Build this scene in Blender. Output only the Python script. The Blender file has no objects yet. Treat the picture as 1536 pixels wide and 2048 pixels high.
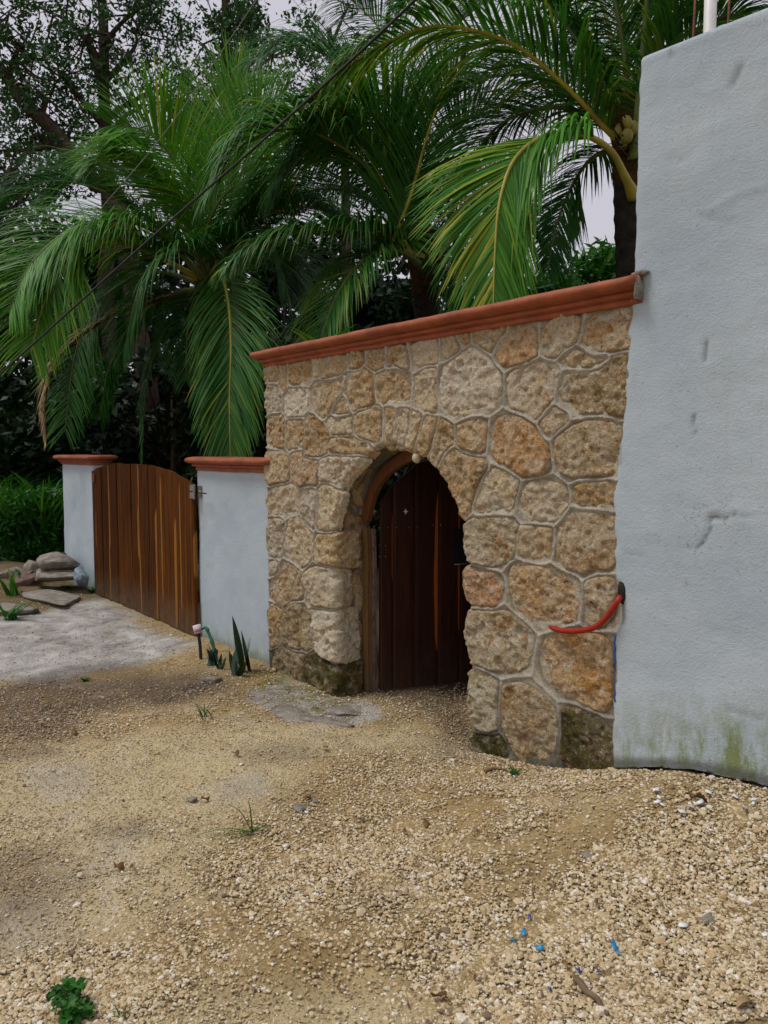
import bpy, math, random
import numpy as np
from mathutils import Vector

random.seed(7)
RNG = np.random.default_rng(7)
scene = bpy.context.scene
COL = scene.collection

# ------------------------------------------------------------------ camera
# world frame: the street wall runs along X with its face at Y = 0, Z is up; metres
F_PX = 1538.0
PITCH = math.atan(119 / F_PX)
HEAD = math.pi - math.atan(1243 / math.hypot(F_PX, 119))
CAM_H, CAM_D = 1.65, 2.9527
cd = bpy.data.cameras.new('camera')
cam = bpy.data.objects.new('camera', cd)
COL.objects.link(cam)
cd.sensor_fit = 'VERTICAL'
cd.sensor_height = 24.0
cd.lens = 24.0 * F_PX / 2048.0
cd.clip_start = 0.05
cd.clip_end = 2000
cam.location = (0, -CAM_D, CAM_H)
cam.rotation_euler = (math.pi / 2 - PITCH, 0, HEAD - math.pi / 2)
cd.dof.use_dof = True
cd.dof.focus_distance = 4.3
cd.dof.aperture_fstop = 5.0
scene.camera = cam

# ------------------------------------------------------------------ sky and sun (overcast)
SUN_EL, SUN_AZ = math.radians(62), math.radians(-125)   # azimuth as a compass of the XY plane
w = bpy.data.worlds.new('World')
scene.world = w
w.use_nodes = True
nt = w.node_tree
nt.nodes.clear()
sky = nt.nodes.new('ShaderNodeTexSky')
sky.sky_type = 'NISHITA'
sky.sun_disc = False
sky.sun_elevation = SUN_EL
sky.sun_rotation = math.radians(90) - SUN_AZ
sky.dust_density = 4.0
mixc = nt.nodes.new('ShaderNodeMix')
mixc.data_type = 'RGBA'
mixc.inputs[0].default_value = 0.88
mixc.inputs[7].default_value = (6.6, 6.35, 7.05, 1)        # even cloud cover
bg = nt.nodes.new('ShaderNodeBackground')
bg.inputs[1].default_value = 0.078
wo = nt.nodes.new('ShaderNodeOutputWorld')
nt.links.new(sky.outputs[0], mixc.inputs[6])
nt.links.new(mixc.outputs[2], bg.inputs[0])
nt.links.new(bg.outputs[0], wo.inputs[0])

sl = bpy.data.lights.new('sun', 'SUN')
sl.energy = 1.5
sl.angle = math.radians(18)
sl.color = (1.0, 0.97, 0.92)
so = bpy.data.objects.new('sun', sl)
COL.objects.link(so)
sd = Vector((math.cos(SUN_EL) * math.cos(SUN_AZ), math.cos(SUN_EL) * math.sin(SUN_AZ), math.sin(SUN_EL)))
so.rotation_euler = sd.to_track_quat('Z', 'Y').to_euler()
so.location = (0, -6, 12)

scene.render.filter_size = 1.0
scene.cycles.max_bounces = 6
scene.cycles.diffuse_bounces = 2
scene.cycles.glossy_bounces = 2
scene.cycles.transmission_bounces = 3
scene.view_settings.view_transform = 'Standard'
scene.view_settings.look = 'None'
scene.view_settings.exposure = 0.32
scene.view_settings.gamma = 1.0
scene.view_settings.use_curve_mapping = False

# ------------------------------------------------------------------ survey helpers
_F0 = np.array([math.cos(HEAD), math.sin(HEAD), 0.0])
_R = np.array([math.sin(HEAD), -math.cos(HEAD), 0.0])
_Z = np.array([0, 0, 1.0])
_F = _F0 * math.cos(PITCH) - _Z * math.sin(PITCH)
_U = _F0 * math.sin(PITCH) + _Z * math.cos(PITCH)
_C = np.array([0, -CAM_D, CAM_H])


def ray(x, y):
    return _F + _R * (x - 768) / F_PX - _U * (y - 1024) / F_PX


def P(x, y, d):
    """point of the place seen at photo position x, y and d metres away"""
    return _C + ray(x, y) * d


def onY(x, y, Y=0.0):
    r = ray(x, y)
    return _C + r * ((Y - _C[1]) / r[1])


def onX(x, y, X):
    r = ray(x, y)
    return _C + r * ((X - _C[0]) / r[0])


def onZ(x, y, z=0.0):
    r = ray(x, y)
    return _C + r * ((z - _C[2]) / r[2])


# ------------------------------------------------------------------ numeric helpers
def _hash(ix, iy, iz, seed):
    h = (ix * 374761393 + iy * 668265263 + iz * 2147483647 + seed * 974711) & 0xFFFFFFFF
    h = ((h ^ (h >> 13)) * 1274126177) & 0xFFFFFFFF
    h = h ^ (h >> 16)
    return (h & 0xFFFF) / 65535.0


def vnoise(p, seed=0):
    p = np.asarray(p, float)
    i = np.floor(p).astype(np.int64)
    f = p - i
    f = f * f * (3 - 2 * f)
    r = 0
    for dx in (0, 1):
        wx = f[:, 0] if dx else 1 - f[:, 0]
        for dy in (0, 1):
            wy = f[:, 1] if dy else 1 - f[:, 1]
            for dz in (0, 1):
                wz = f[:, 2] if dz else 1 - f[:, 2]
                r = r + wx * wy * wz * _hash(i[:, 0] + dx, i[:, 1] + dy, i[:, 2] + dz, seed)
    return r


def fbm(p, octv=4, seed=0, gain=0.5):
    p = np.asarray(p, float)
    a, s, t = 1.0, 0.0, 0.0
    for k in range(octv):
        s = s + a * vnoise(p * (2.03 ** k), seed + k * 17)
        t += a
        a *= gain
    return s / t


def sstep(a, b, x):
    t = np.clip((x - a) / (b - a), 0, 1)
    return t * t * (3 - 2 * t)


def poly_sd(pts, poly):
    """signed distance (positive inside) of 2D pts to polygon"""
    poly = np.asarray(poly, float)
    n = len(poly)
    d = np.full(len(pts), 1e9)
    inside = np.zeros(len(pts), bool)
    x, y = pts[:, 0], pts[:, 1]
    for k in range(n):
        a, b = poly[k], poly[(k + 1) % n]
        e = b - a
        v = pts - a
        t = np.clip((v @ e) / max(e @ e, 1e-12), 0, 1)
        q = v - t[:, None] * e
        d = np.minimum(d, np.hypot(q[:, 0], q[:, 1]))
        c = (a[1] > y) != (b[1] > y)
        if abs(b[1] - a[1]) > 1e-12:
            inside ^= c & (x < (b[0] - a[0]) * (y - a[1]) / (b[1] - a[1]) + a[0])
    return np.where(inside, d, -d)


def smooth_closed(poly, it=2):
    p = np.asarray(poly, float)
    for _ in range(it):
        q = np.roll(p, -1, 0)
        p = np.stack([p * 0.75 + q * 0.25, p * 0.25 + q * 0.75], 1).reshape(-1, 2)
    return p


def spline(pts, n):
    """Catmull-Rom through pts, n samples, even in parameter"""
    p = np.asarray(pts, float)
    p = np.vstack([2 * p[0] - p[1], p, 2 * p[-1] - p[-2]])
    m = len(p) - 3
    out = []
    for t in np.linspace(0, m - 1e-9, n):
        k = int(t)
        u = t - k
        a, b, c, d = p[k], p[k + 1], p[k + 2], p[k + 3]
        out.append(0.5 * (2 * b + (c - a) * u + (2 * a - 5 * b + 4 * c - d) * u * u + (3 * b - a - 3 * c + d) * u ** 3))
    return np.array(out)


# ------------------------------------------------------------------ object helpers
WLOC = {}


def root(name, loc, label, cat, group=None):
    o = bpy.data.objects.new(name, None)
    o.empty_display_size = 0.2
    o.location = loc
    COL.objects.link(o)
    WLOC[o.name] = np.asarray(loc, float)
    tag(o, label, cat, group)
    return o


def tag(o, label=None, cat=None, group=None, kind=None):
    if label:
        o['label'] = label
    if cat:
        o['category'] = cat
    if group:
        o['group'] = group
    if kind:
        o['kind'] = kind
    return o


def build(name, V, Fc, mat, parent=None, attrs=None, smooth=True, color=None, loc=None):
    """one mesh object from world-space vertices and faces (array of tris or quads, or a ragged list)"""
    V = np.asarray(V, float).reshape(-1, 3)
    base = np.zeros(3)
    if parent is not None:
        base = WLOC[parent.name]
    elif loc is not None:
        base = np.asarray(loc, float)
    Vl = V - base
    me = bpy.data.meshes.new(name)
    if isinstance(Fc, np.ndarray) and Fc.ndim == 2:
        k = Fc.shape[1]
        me.vertices.add(len(Vl))
        me.vertices.foreach_set('co', Vl.astype(np.float32).ravel())
        me.loops.add(Fc.size)
        me.loops.foreach_set('vertex_index', Fc.astype(np.int32).ravel())
        me.polygons.add(len(Fc))
        me.polygons.foreach_set('loop_start', (np.arange(len(Fc)) * k).astype(np.int32))
        me.update(calc_edges=True)
    else:
        me.from_pydata([tuple(v) for v in Vl], [], [tuple(int(i) for i in f) for f in Fc])
    me.polygons.foreach_set('use_smooth', np.full(len(me.polygons), smooth))
    for an, av in (attrs or {}).items():
        a = me.attributes.new(an, 'FLOAT', 'POINT')
        a.data.foreach_set('value', np.asarray(av, np.float32))
    me.update()
    me.validate()
    if mat:
        me.materials.append(mat)
    o = bpy.data.objects.new(name, me)
    COL.objects.link(o)
    if parent is not None:
        o.parent = parent
        WLOC[o.name] = base.copy()
    else:
        o.location = base
        WLOC[o.name] = base.copy()
    if color is not None:
        o.color = tuple(color) if len(color) == 4 else tuple(color) + (0.0,)
    return o


class MB:
    """collects shapes for one mesh"""

    def __init__(s):
        s.v, s.f, s.a = [], [], []

    def add(s, V, Fc, a=0.0):
        b = len(s.v)
        s.v += [tuple(map(float, v)) for v in V]
        s.f += [tuple(int(i) + b for i in f) for f in Fc]
        s.a += [a] * len(V) if np.isscalar(a) else list(a)

    def box(s, lo, hi, a=0.0, rough=0.0):
        lo, hi = np.array(lo, float), np.array(hi, float)
        c = [(lo[0], lo[1], lo[2]), (hi[0], lo[1], lo[2]), (hi[0], hi[1], lo[2]), (lo[0], hi[1], lo[2]),
             (lo[0], lo[1], hi[2]), (hi[0], lo[1], hi[2]), (hi[0], hi[1], hi[2]), (lo[0], hi[1], hi[2])]
        s.add(c, [(0, 3, 2, 1), (4, 5, 6, 7), (0, 1, 5, 4), (1, 2, 6, 5), (2, 3, 7, 6), (3, 0, 4, 7)], a)

    def tube(s, pts, rad, n=8, a=0.0, cap=True):
        pts = np.asarray(pts, float)
        m = len(pts)
        rad = np.full(m, rad) if np.isscalar(rad) else np.asarray(rad, float)
        T = np.gradient(pts, axis=0)
        T /= np.linalg.norm(T, axis=1)[:, None] + 1e-12
        up = np.array([0, 0, 1.0]) if abs(T[0][2]) < 0.9 else np.array([1.0, 0, 0])
        N = np.cross(T[0], up)
        N /= np.linalg.norm(N)
        V = []
        for k in range(m):
            N = N - T[k] * (N @ T[k])
            N /= np.linalg.norm(N) + 1e-12
            B = np.cross(T[k], N)
            for j in range(n):
                t = 2 * math.pi * j / n
                V.append(pts[k] + rad[k] * (N * math.cos(t) + B * math.sin(t)))
        Fc = []
        for k in range(m - 1):
            for j in range(n):
                Fc.append((k * n + j, k * n + (j + 1) % n, (k + 1) * n + (j + 1) % n, (k + 1) * n + j))
        if cap:
            Fc.append(tuple(reversed(range(n))))
            Fc.append(tuple((m - 1) * n + j for j in range(n)))
        s.add(V, Fc, a)

    def build(s, name, mat, parent=None, smooth=True, color=None, attr=None, loc=None):
        return build(name, s.v, s.f, mat, parent, {attr: s.a} if attr else None, smooth, color, loc)


def ico(sub=1):
    import bmesh
    bm = bmesh.new()
    bmesh.ops.create_icosphere(bm, subdivisions=sub, radius=1.0)
    V = np.array([v.co[:] for v in bm.verts])
    Fc = np.array([[v.index for v in f.verts] for f in bm.faces])
    bm.free()
    return V, Fc


# ------------------------------------------------------------------ materials
class NT:
    def __init__(s, name):
        s.m = bpy.data.materials.new(name)
        s.m.use_nodes = True
        s.t = s.m.node_tree
        s.t.nodes.clear()
        s.out = s.t.nodes.new('ShaderNodeOutputMaterial')
        s.b = s.t.nodes.new('ShaderNodeBsdfPrincipled')
        s.t.links.new(s.b.outputs[0], s.out.inputs[0])
        s.tc = s.t.nodes.new('ShaderNodeTexCoord')

    def n(s, k, **kw):
        o = s.t.nodes.new(k)
        for a, v in kw.items():
            setattr(o, a, v)
        return o

    def l(s, a, b):
        s.t.links.new(a, b)

    def attr(s, name):
        return s.n('ShaderNodeAttribute', attribute_name=name).outputs['Fac']

    def map(s, scale=(1, 1, 1), src=None):
        m = s.n('ShaderNodeMapping')
        m.inputs['Scale'].default_value = scale
        s.l(src or s.tc.outputs['Object'], m.inputs[0])
        return m.outputs[0]

    def noise(s, scale, detail=4, rough=0.55, vec=None, dist=0.0):
        o = s.n('ShaderNodeTexNoise')
        o.inputs['Scale'].default_value = scale
        o.inputs['Detail'].default_value = detail
        o.inputs['Roughness'].default_value = rough
        o.inputs['Distortion'].default_value = dist
        s.l(vec or s.tc.outputs['Object'], o.inputs['Vector'])
        return o.outputs[0]

    def voro(s, scale, vec=None, feat='F1'):
        o = s.n('ShaderNodeTexVoronoi', feature=feat)
        o.inputs['Scale'].default_value = scale
        s.l(vec or s.tc.outputs['Object'], o.inputs['Vector'])
        return o.outputs[0]

    def ramp(s, fac, *stops):
        r = s.n('ShaderNodeValToRGB')
        e = r.color_ramp.elements
        while len(e) < len(stops):
            e.new(0.5)
        for q, (p, c) in zip(e, stops):
            q.position = p
            q.color = (c, c, c, 1) if np.isscalar(c) else tuple(c) + (1,)
        s.l(fac, r.inputs[0])
        return r.outputs[0]

    def mix(s, fac, a, b, mode='MIX'):
        m = s.n('ShaderNodeMix', data_type='RGBA', blend_type=mode)
        for i, v in ((0, fac), (6, a), (7, b)):
            if isinstance(v, (int, float)):
                m.inputs[i].default_value = v if i == 0 else (v, v, v, 1)
            elif isinstance(v, tuple):
                m.inputs[i].default_value = v + (1,) if len(v) == 3 else v
            else:
                s.l(v, m.inputs[i])
        return m.outputs[2]

    def math(s, op, a, b=0.0, clamp=False):
        m = s.n('ShaderNodeMath', operation=op, use_clamp=clamp)
        for i, v in ((0, a), (1, b)):
            if isinstance(v, (int, float)):
                m.inputs[i].default_value = v
            else:
                s.l(v, m.inputs[i])
        return m.outputs[0]

    def fin(s, col, rough=0.8, bump=None, strength=0.5, dist=0.01, spec=0.3, metal=0.0):
        if isinstance(col, tuple):
            s.b.inputs['Base Color'].default_value = col + (1,)
        else:
            s.l(col, s.b.inputs['Base Color'])
        if isinstance(rough, (int, float)):
            s.b.inputs['Roughness'].default_value = rough
        else:
            s.l(rough, s.b.inputs['Roughness'])
        s.b.inputs['Specular IOR Level'].default_value = spec
        s.b.inputs['Metallic'].default_value = metal
        if bump is not None:
            bn = s.n('ShaderNodeBump')
            bn.inputs['Strength'].default_value = strength
            bn.inputs['Distance'].default_value = dist
            s.l(bump, bn.inputs['Height'])
            s.l(bn.outputs[0], s.b.inputs['Normal'])
        return s.m


M = {}


def mat_plain(name, col, rough=0.7, var=0.25, scale=12, spec=0.3, metal=0.0, bump=0.3, bd=0.004):
    t = NT(name)
    n1 = t.noise(scale, 5)
    n2 = t.noise(scale * 6, 4)
    c = t.mix(t.ramp(n1, (0.3, 0.0), (0.7, 1.0)), tuple(x * (1 - var) for x in col), tuple(min(1, x * (1 + var)) for x in col))
    M[name] = t.fin(c, rough, n2, bump, bd, spec, metal)
    return M[name]


# limestone: object colour gives each stone its own tint, alpha its moss
t = NT('stone')
oi = t.n('ShaderNodeObjectInfo')
loc = t.n('ShaderNodeVectorMath', operation='ADD')
rv = t.n('ShaderNodeCombineXYZ')
rm = t.math('MULTIPLY', oi.outputs['Random'], 37.0)
t.l(rm, rv.inputs[0]); t.l(rm, rv.inputs[1])
t.l(t.tc.outputs['Object'], loc.inputs[0]); t.l(rv.outputs[0], loc.inputs[1])
vec = loc.outputs[0]
big = t.noise(6, 5, 0.6, vec, 0.4)
mid = t.noise(22, 5, 0.65, vec)
fine = t.noise(95, 4, 0.7, vec)
col = oi.outputs['Color']
c = t.mix(t.ramp(big, (0.38, 0.0), (0.62, 1.0)), t.mix(1.0, col, (0.95, 0.86, 0.70), 'MULTIPLY'), t.mix(0.45, col, (0.72, 0.63, 0.46)))
och = t.ramp(t.noise(9, 4, 0.6, vec, 0.8), (0.56, 0.0), (0.68, 1.0))
ochr = t.math('FRACT', t.math('MULTIPLY', oi.outputs['Random'], 3.9))
c = t.mix(t.math('MULTIPLY', och, t.math('MULTIPLY', ochr, 0.95)), c, (0.44, 0.20, 0.05))
pale = t.ramp(t.noise(7.3, 5, 0.7, vec), (0.58, 0.0), (0.7, 1.0))
c = t.mix(t.math('MULTIPLY', pale, 0.6), c, (0.76, 0.70, 0.57))
pits = t.ramp(mid, (0.28, 1.0), (0.40, 0.0))
rr = t.math('FRACT', t.math('MULTIPLY', oi.outputs['Random'], 7.13))
r2 = t.math('FRACT', t.math('MULTIPLY', oi.outputs['Random'], 13.7))
c = t.mix(t.math('MULTIPLY', pits, t.math('MULTIPLY', rr, 1.1), True), c, (0.075, 0.052, 0.026))
f2_ = t.noise(52, 5, 0.75, vec, 0.5)
c = t.mix(t.math('MULTIPLY', t.ramp(f2_, (0.345, 0.95), (0.42, 0.0)), t.math('ADD', 0.35, t.math('MULTIPLY', r2, 0.65))), c, (0.075, 0.05, 0.022))
c = t.mix(t.ramp(fine, (0.32, 0.95), (0.41, 0.0)), c, (0.10, 0.07, 0.03))
c = t.mix(t.ramp(f2_, (0.52, 0.0), (0.62, 0.75)), c, (0.84, 0.77, 0.61))
mo = t.math('MULTIPLY', oi.outputs['Alpha'], t.ramp(t.noise(11, 5, 0.7, vec), (0.35, 0.0), (0.55, 1.0)), True)
c = t.mix(mo, c, t.mix(t.ramp(mid, (0.4, 0.0), (0.62, 1.0)), (0.018, 0.016, 0.008), (0.11, 0.105, 0.02)))
h = t.math('ADD', t.math('ADD', mid, t.math('MULTIPLY', f2_, 0.9)), t.math('MULTIPLY', fine, 0.6))
M['stone'] = t.fin(c, 0.95, h, 1.0, 0.030, 0.12)

# mortar with raised beads
t = NT('mortar')
bead = t.attr('bead')
mid = t.noise(18, 5, 0.6)
fine = t.noise(130, 3, 0.7)
c = t.mix(t.ramp(mid, (0.35, 0.0), (0.65, 1.0)), (0.34, 0.295, 0.21), (0.53, 0.48, 0.375))
c = t.mix(t.math('MULTIPLY', bead, 0.9), c, t.mix(t.ramp(t.noise(3.1, 4), (0.35, 0.0), (0.65, 1.0)), (0.50, 0.50, 0.47), (0.56, 0.51, 0.40)))
c = t.mix(t.ramp(fine, (0.3, 0.7), (0.5, 0.0)), c, (0.10, 0.08, 0.05))
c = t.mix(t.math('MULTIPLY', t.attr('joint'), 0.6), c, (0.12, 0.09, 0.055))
c = t.mix(t.math('MULTIPLY', t.attr('damp'), t.ramp(mid, (0.25, 0.4), (0.6, 1.0))), c, (0.035, 0.033, 0.018))
M['mortar'] = t.fin(c, 0.95, t.math('ADD', mid, fine), 0.8, 0.010, 0.1)

# rendered reveal of the archway: stone faces, ochre and dark cement patches
t = NT('reveal')
big = t.noise(5.5, 5, 0.6, None, 1.2)
mid = t.noise(24, 5, 0.65)
fine = t.noise(110, 4, 0.7)
c = t.mix(t.ramp(mid, (0.35, 0.0), (0.65, 1.0)), (0.36, 0.235, 0.11), (0.58, 0.44, 0.26))
c = t.mix(t.ramp(big, (0.51, 0.0), (0.54, 1.0)), c, t.mix(mid, (0.15, 0.14, 0.125), (0.30, 0.285, 0.25)))
c = t.mix(t.ramp(fine, (0.3, 0.7), (0.5, 0.0)), c, (0.07, 0.05, 0.03))
c = t.mix(t.math('MULTIPLY', t.attr('damp'), 0.9), c, (0.03, 0.028, 0.012))
M['reveal'] = t.fin(c, 0.95, t.math('ADD', t.math('MULTIPLY', mid, 1.2), t.math('ADD', fine, t.ramp(big, (0.49, 0.0), (0.54, 1.5)))), 1.0, 0.012, 0.1)

# white limewashed plaster
t = NT('plaster')
big = t.noise(1.3, 5, 0.6)
mid = t.noise(9, 5, 0.6)
fine = t.noise(70, 5, 0.65)
c = t.mix(t.ramp(big, (0.35, 0.0), (0.65, 1.0)), (0.385, 0.47, 0.52), (0.505, 0.575, 0.615))
c = t.mix(t.ramp(t.noise(2.7, 6, 0.7, None, 1.0), (0.55, 0.0), (0.75, 0.5)), c, (0.37, 0.41, 0.425))
c = t.mix(t.ramp(t.noise(60, 4, 0.75), (0.28, 0.75), (0.38, 0.0)), c, (0.22, 0.235, 0.235))
c = t.mix(t.ramp(t.noise(15, 6, 0.8), (0.57, 0.0), (0.70, 0.5)), c, (0.56, 0.60, 0.62))
st = t.math('MULTIPLY', t.attr('algae'), t.ramp(t.noise(4.2, 6, 0.75, t.map((3.0, 3.0, 1.0))), (0.40, 0.0), (0.62, 1.0)), True)
c = t.mix(st, c, t.mix(mid, (0.14, 0.20, 0.055), (0.30, 0.34, 0.17)))
drip = t.math('MULTIPLY', t.ramp(t.noise(1.0, 5, 0.7, t.map((9.0, 9.0, 0.55))), (0.56, 0.0), (0.75, 1.0)), t.ramp(big, (0.4, 0.0), (0.6, 0.35)))
c = t.mix(drip, c, (0.33, 0.355, 0.35))
hair = t.n('ShaderNodeTexVoronoi', feature='DISTANCE_TO_EDGE')
hair.inputs['Scale'].default_value = 1.7
wv_ = t.n('ShaderNodeVectorMath', operation='ADD')
t.l(t.tc.outputs['Object'], wv_.inputs[0])
nz_ = t.n('ShaderNodeTexNoise'); nz_.inputs['Scale'].default_value = 5.0; nz_.inputs['Detail'].default_value = 5
t.l(t.tc.outputs['Object'], nz_.inputs['Vector']); t.l(nz_.outputs[1], wv_.inputs[1]); t.l(wv_.outputs[0], hair.inputs['Vector'])
hl = t.math('MULTIPLY', t.ramp(hair.outputs[0], (0.0, 1.0), (0.006, 0.0)), t.ramp(t.noise(1.9, 3), (0.52, 0.0), (0.6, 0.55)))
c = t.mix(hl, c, (0.17, 0.18, 0.18))
c = t.mix(t.attr('dirt'), c, (0.10, 0.10, 0.085))
M['plaster'] = t.fin(c, 0.9, t.math('ADD', t.math('MULTIPLY', mid, 0.25), t.math('ADD', t.math('MULTIPLY', fine, 0.7), t.math('MULTIPLY', t.noise(150, 4, 0.75), 0.8))), 0.6, 0.009, 0.1)

# terracotta-red painted coping
t = NT('coping_red')
mid = t.noise(7, 5, 0.6)
fine = t.noise(60, 4, 0.7)
c = t.mix(t.ramp(mid, (0.35, 0.0), (0.65, 1.0)), (0.25, 0.060, 0.022), (0.37, 0.105, 0.040))
c = t.mix(t.ramp(t.noise(13, 4, 0.7), (0.62, 0.0), (0.72, 0.7)), c, (0.24, 0.10, 0.06))
c = t.mix(t.ramp(t.noise(48, 2), (0.73, 0.0), (0.77, 0.8)), c, (0.45, 0.36, 0.28))
c = t.mix(t.ramp(t.noise(2.2, 6, 0.75, t.map((1.0, 1.0, 0.4))), (0.52, 0.0), (0.70, 0.55)), c, (0.16, 0.07, 0.045))
c = t.mix(t.ramp(t.noise(26, 5, 0.8), (0.28, 0.6), (0.40, 0.0)), c, (0.12, 0.05, 0.03))
M['coping_red'] = t.fin(c, 0.62, t.math('ADD', mid, fine), 0.35, 0.008, 0.35)


def wood(name, dark, light, sapc, rough, sapw=1.0, spec=0.4):
    t = NT(name)
    oi = t.n('ShaderNodeObjectInfo')
    va = t.n('ShaderNodeVectorMath', operation='ADD')
    cv = t.n('ShaderNodeCombineXYZ')
    rm = t.math('MULTIPLY', oi.outputs['Random'], 23.0)
    t.l(rm, cv.inputs[0]); t.l(rm, cv.inputs[2])
    t.l(t.tc.outputs['Object'], va.inputs[0]); t.l(cv.outputs[0], va.inputs[1])
    gv = t.map((26, 26, 1.1), va.outputs[0])
    g = t.noise(1.6, 6, 0.65, gv, 0.7)
    g2 = t.noise(6.5, 4, 0.7, gv, 0.3)
    c = t.mix(t.ramp(g, (0.30, 0.0), (0.70, 1.0)), dark, light)
    c = t.mix(t.ramp(oi.outputs['Random'], (0.0, 0.0), (1.0, 0.9)), c, t.mix(1.0, c, (0.42, 0.36, 0.36), 'MULTIPLY'))
    c = t.mix(t.ramp(g2, (0.30, 0.7), (0.5, 0.0)), c, tuple(x * 0.35 for x in dark))
    sv = t.math('ADD', t.attr('sap'), t.math('MULTIPLY', t.math('SUBTRACT', t.noise(1.3, 3, 0.5, t.map((6, 6, 0.8), va.outputs[0])), 0.5), 0.9))
    c = t.mix(t.math('MULTIPLY', t.ramp(sv, (0.66, 0.0), (0.78, 1.0)), sapw), c, t.mix(g, tuple(x * 0.7 for x in sapc), sapc))
    c = t.mix(t.math('MULTIPLY', t.attr('dust'), t.ramp(t.noise(14, 5, 0.7), (0.3, 0.2), (0.65, 1.0))), c, (0.13, 0.095, 0.065))
    M[name] = t.fin(c, rough, t.math('ADD', g, g2), 0.35, 0.004, spec)


wood('gate_wood', (0.026, 0.007, 0.001), (0.175, 0.056, 0.006), (0.42, 0.19, 0.035), 0.6, 0.65, 0.06)
wood('door_wood', (0.020, 0.0055, 0.003), (0.060, 0.017, 0.008), (0.46, 0.12, 0.018), 0.55, 1.0, 0.2)
wood('frame_wood', (0.115, 0.06, 0.018), (0.30, 0.185, 0.06), (0.26, 0.2, 0.12), 0.7, 0.0)
wood('frame_wood_red', (0.10, 0.034, 0.012), (0.21, 0.085, 0.03), (0.26, 0.2, 0.12), 0.6, 0.0)

# ground
t = NT('ground')
big = t.noise(0.9, 5, 0.6)
mid = t.noise(6, 6, 0.65)
fine = t.noise(60, 5, 0.75)
vor = t.voro(75)
c = t.mix(t.ramp(mid, (0.33, 0.0), (0.67, 1.0)), (0.32, 0.22, 0.095), (0.54, 0.40, 0.195))
c = t.mix(t.ramp(big, (0.45, 0.0), (0.7, 0.8)), c, (0.47, 0.32, 0.13))
c = t.mix(t.math('MULTIPLY', t.attr('sand'), 0.75), c, t.mix(mid, (0.62, 0.50, 0.27), (0.80, 0.69, 0.44)))
g3 = t.noise(22, 6, 0.75)
c = t.mix(t.ramp(g3, (0.30, 0.75), (0.46, 0.0)), c, (0.24, 0.18, 0.105))
c = t.mix(t.ramp(t.noise(2.1, 6, 0.75, None, 0.8), (0.56, 0.0), (0.72, 0.7)), c, (0.72, 0.66, 0.52))
c = t.mix(t.ramp(fine, (0.33, 0.85), (0.48, 0.0)), c, (0.17, 0.12, 0.065))
c = t.mix(t.math('MULTIPLY', t.attr('concrete'), t.ramp(mid, (0.2, 0.55), (0.5, 1.0))), c,
          t.mix(t.ramp(t.noise(3.5, 6, 0.7, None, 0.6), (0.35, 0.0), (0.62, 1.0)), (0.25, 0.235, 0.21), (0.60, 0.585, 0.55)))
c = t.mix(t.math('MULTIPLY', t.attr('wet'), t.ramp(mid, (0.25, 0.55), (0.6, 1.0))), c, t.mix(fine, (0.025, 0.02, 0.02), (0.15, 0.115, 0.10)))
c = t.mix(t.math('MULTIPLY', t.attr('moss'), t.ramp(t.noise(9, 5, 0.7), (0.38, 0.0), (0.6, 1.0))), c, (0.17, 0.15, 0.035))
c = t.mix(t.attr('soil'), c, t.mix(mid, (0.05, 0.04, 0.025), (0.12, 0.09, 0.05)))
M['ground'] = t.fin(c, 0.95, t.math('ADD', t.math('MULTIPLY', fine, 1.0), t.math('ADD', mid, t.math('MULTIPLY', vor, -0.5))), 0.9, 0.02, 0.12)

# gravel: tone attribute per pebble
t = NT('gravel')
tone = t.attr('tone')
wet = t.attr('wet')
c = t.ramp(tone, (0.0, (0.13, 0.10, 0.075)), (0.18, (0.34, 0.235, 0.11)), (0.45, (0.52, 0.395, 0.215)), (0.75, (0.66, 0.55, 0.36)), (0.97, (0.78, 0.73, 0.63)))
c = t.mix(t.ramp(t.noise(140, 4, 0.7), (0.3, 0.55), (0.55, 0.0)), c, (0.24, 0.175, 0.10))
c = t.mix(t.math('MULTIPLY', wet, 0.75), c, t.mix(1.0, c, (0.46, 0.40, 0.40), 'MULTIPLY'))
M['gravel'] = t.fin(c, 0.85, t.noise(220, 3, 0.7), 0.5, 0.004, 0.25)


def leafmat(name, lo, hi, tip=(0.35, 0.28, 0.03), trans=0.25, rough=0.46, spec=0.22):
    t = NT(name)
    tone = t.attr('tone')
    c = t.ramp(tone, (0.0, lo), (0.62, hi), (0.86, tuple((a + b) / 2 for a, b in zip(hi, tip))), (1.0, tip))
    c = t.mix(t.ramp(t.noise(2.3, 4), (0.35, 0.45), (0.65, 0.0)), c, t.mix(1.0, c, (0.5, 0.6, 0.55), 'MULTIPLY'))
    t.fin(c, rough, None, spec=spec)
    tr = t.n('ShaderNodeBsdfTranslucent')
    t.l(t.mix(1.0, c, (1.3, 1.35, 0.6), 'MULTIPLY'), tr.inputs[0])
    ms = t.n('ShaderNodeMixShader')
    ms.inputs[0].default_value = trans
    t.l(t.b.outputs[0], ms.inputs[1]); t.l(tr.outputs[0], ms.inputs[2])
    t.l(ms.outputs[0], t.out.inputs[0])
    M[name] = t.m


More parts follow.
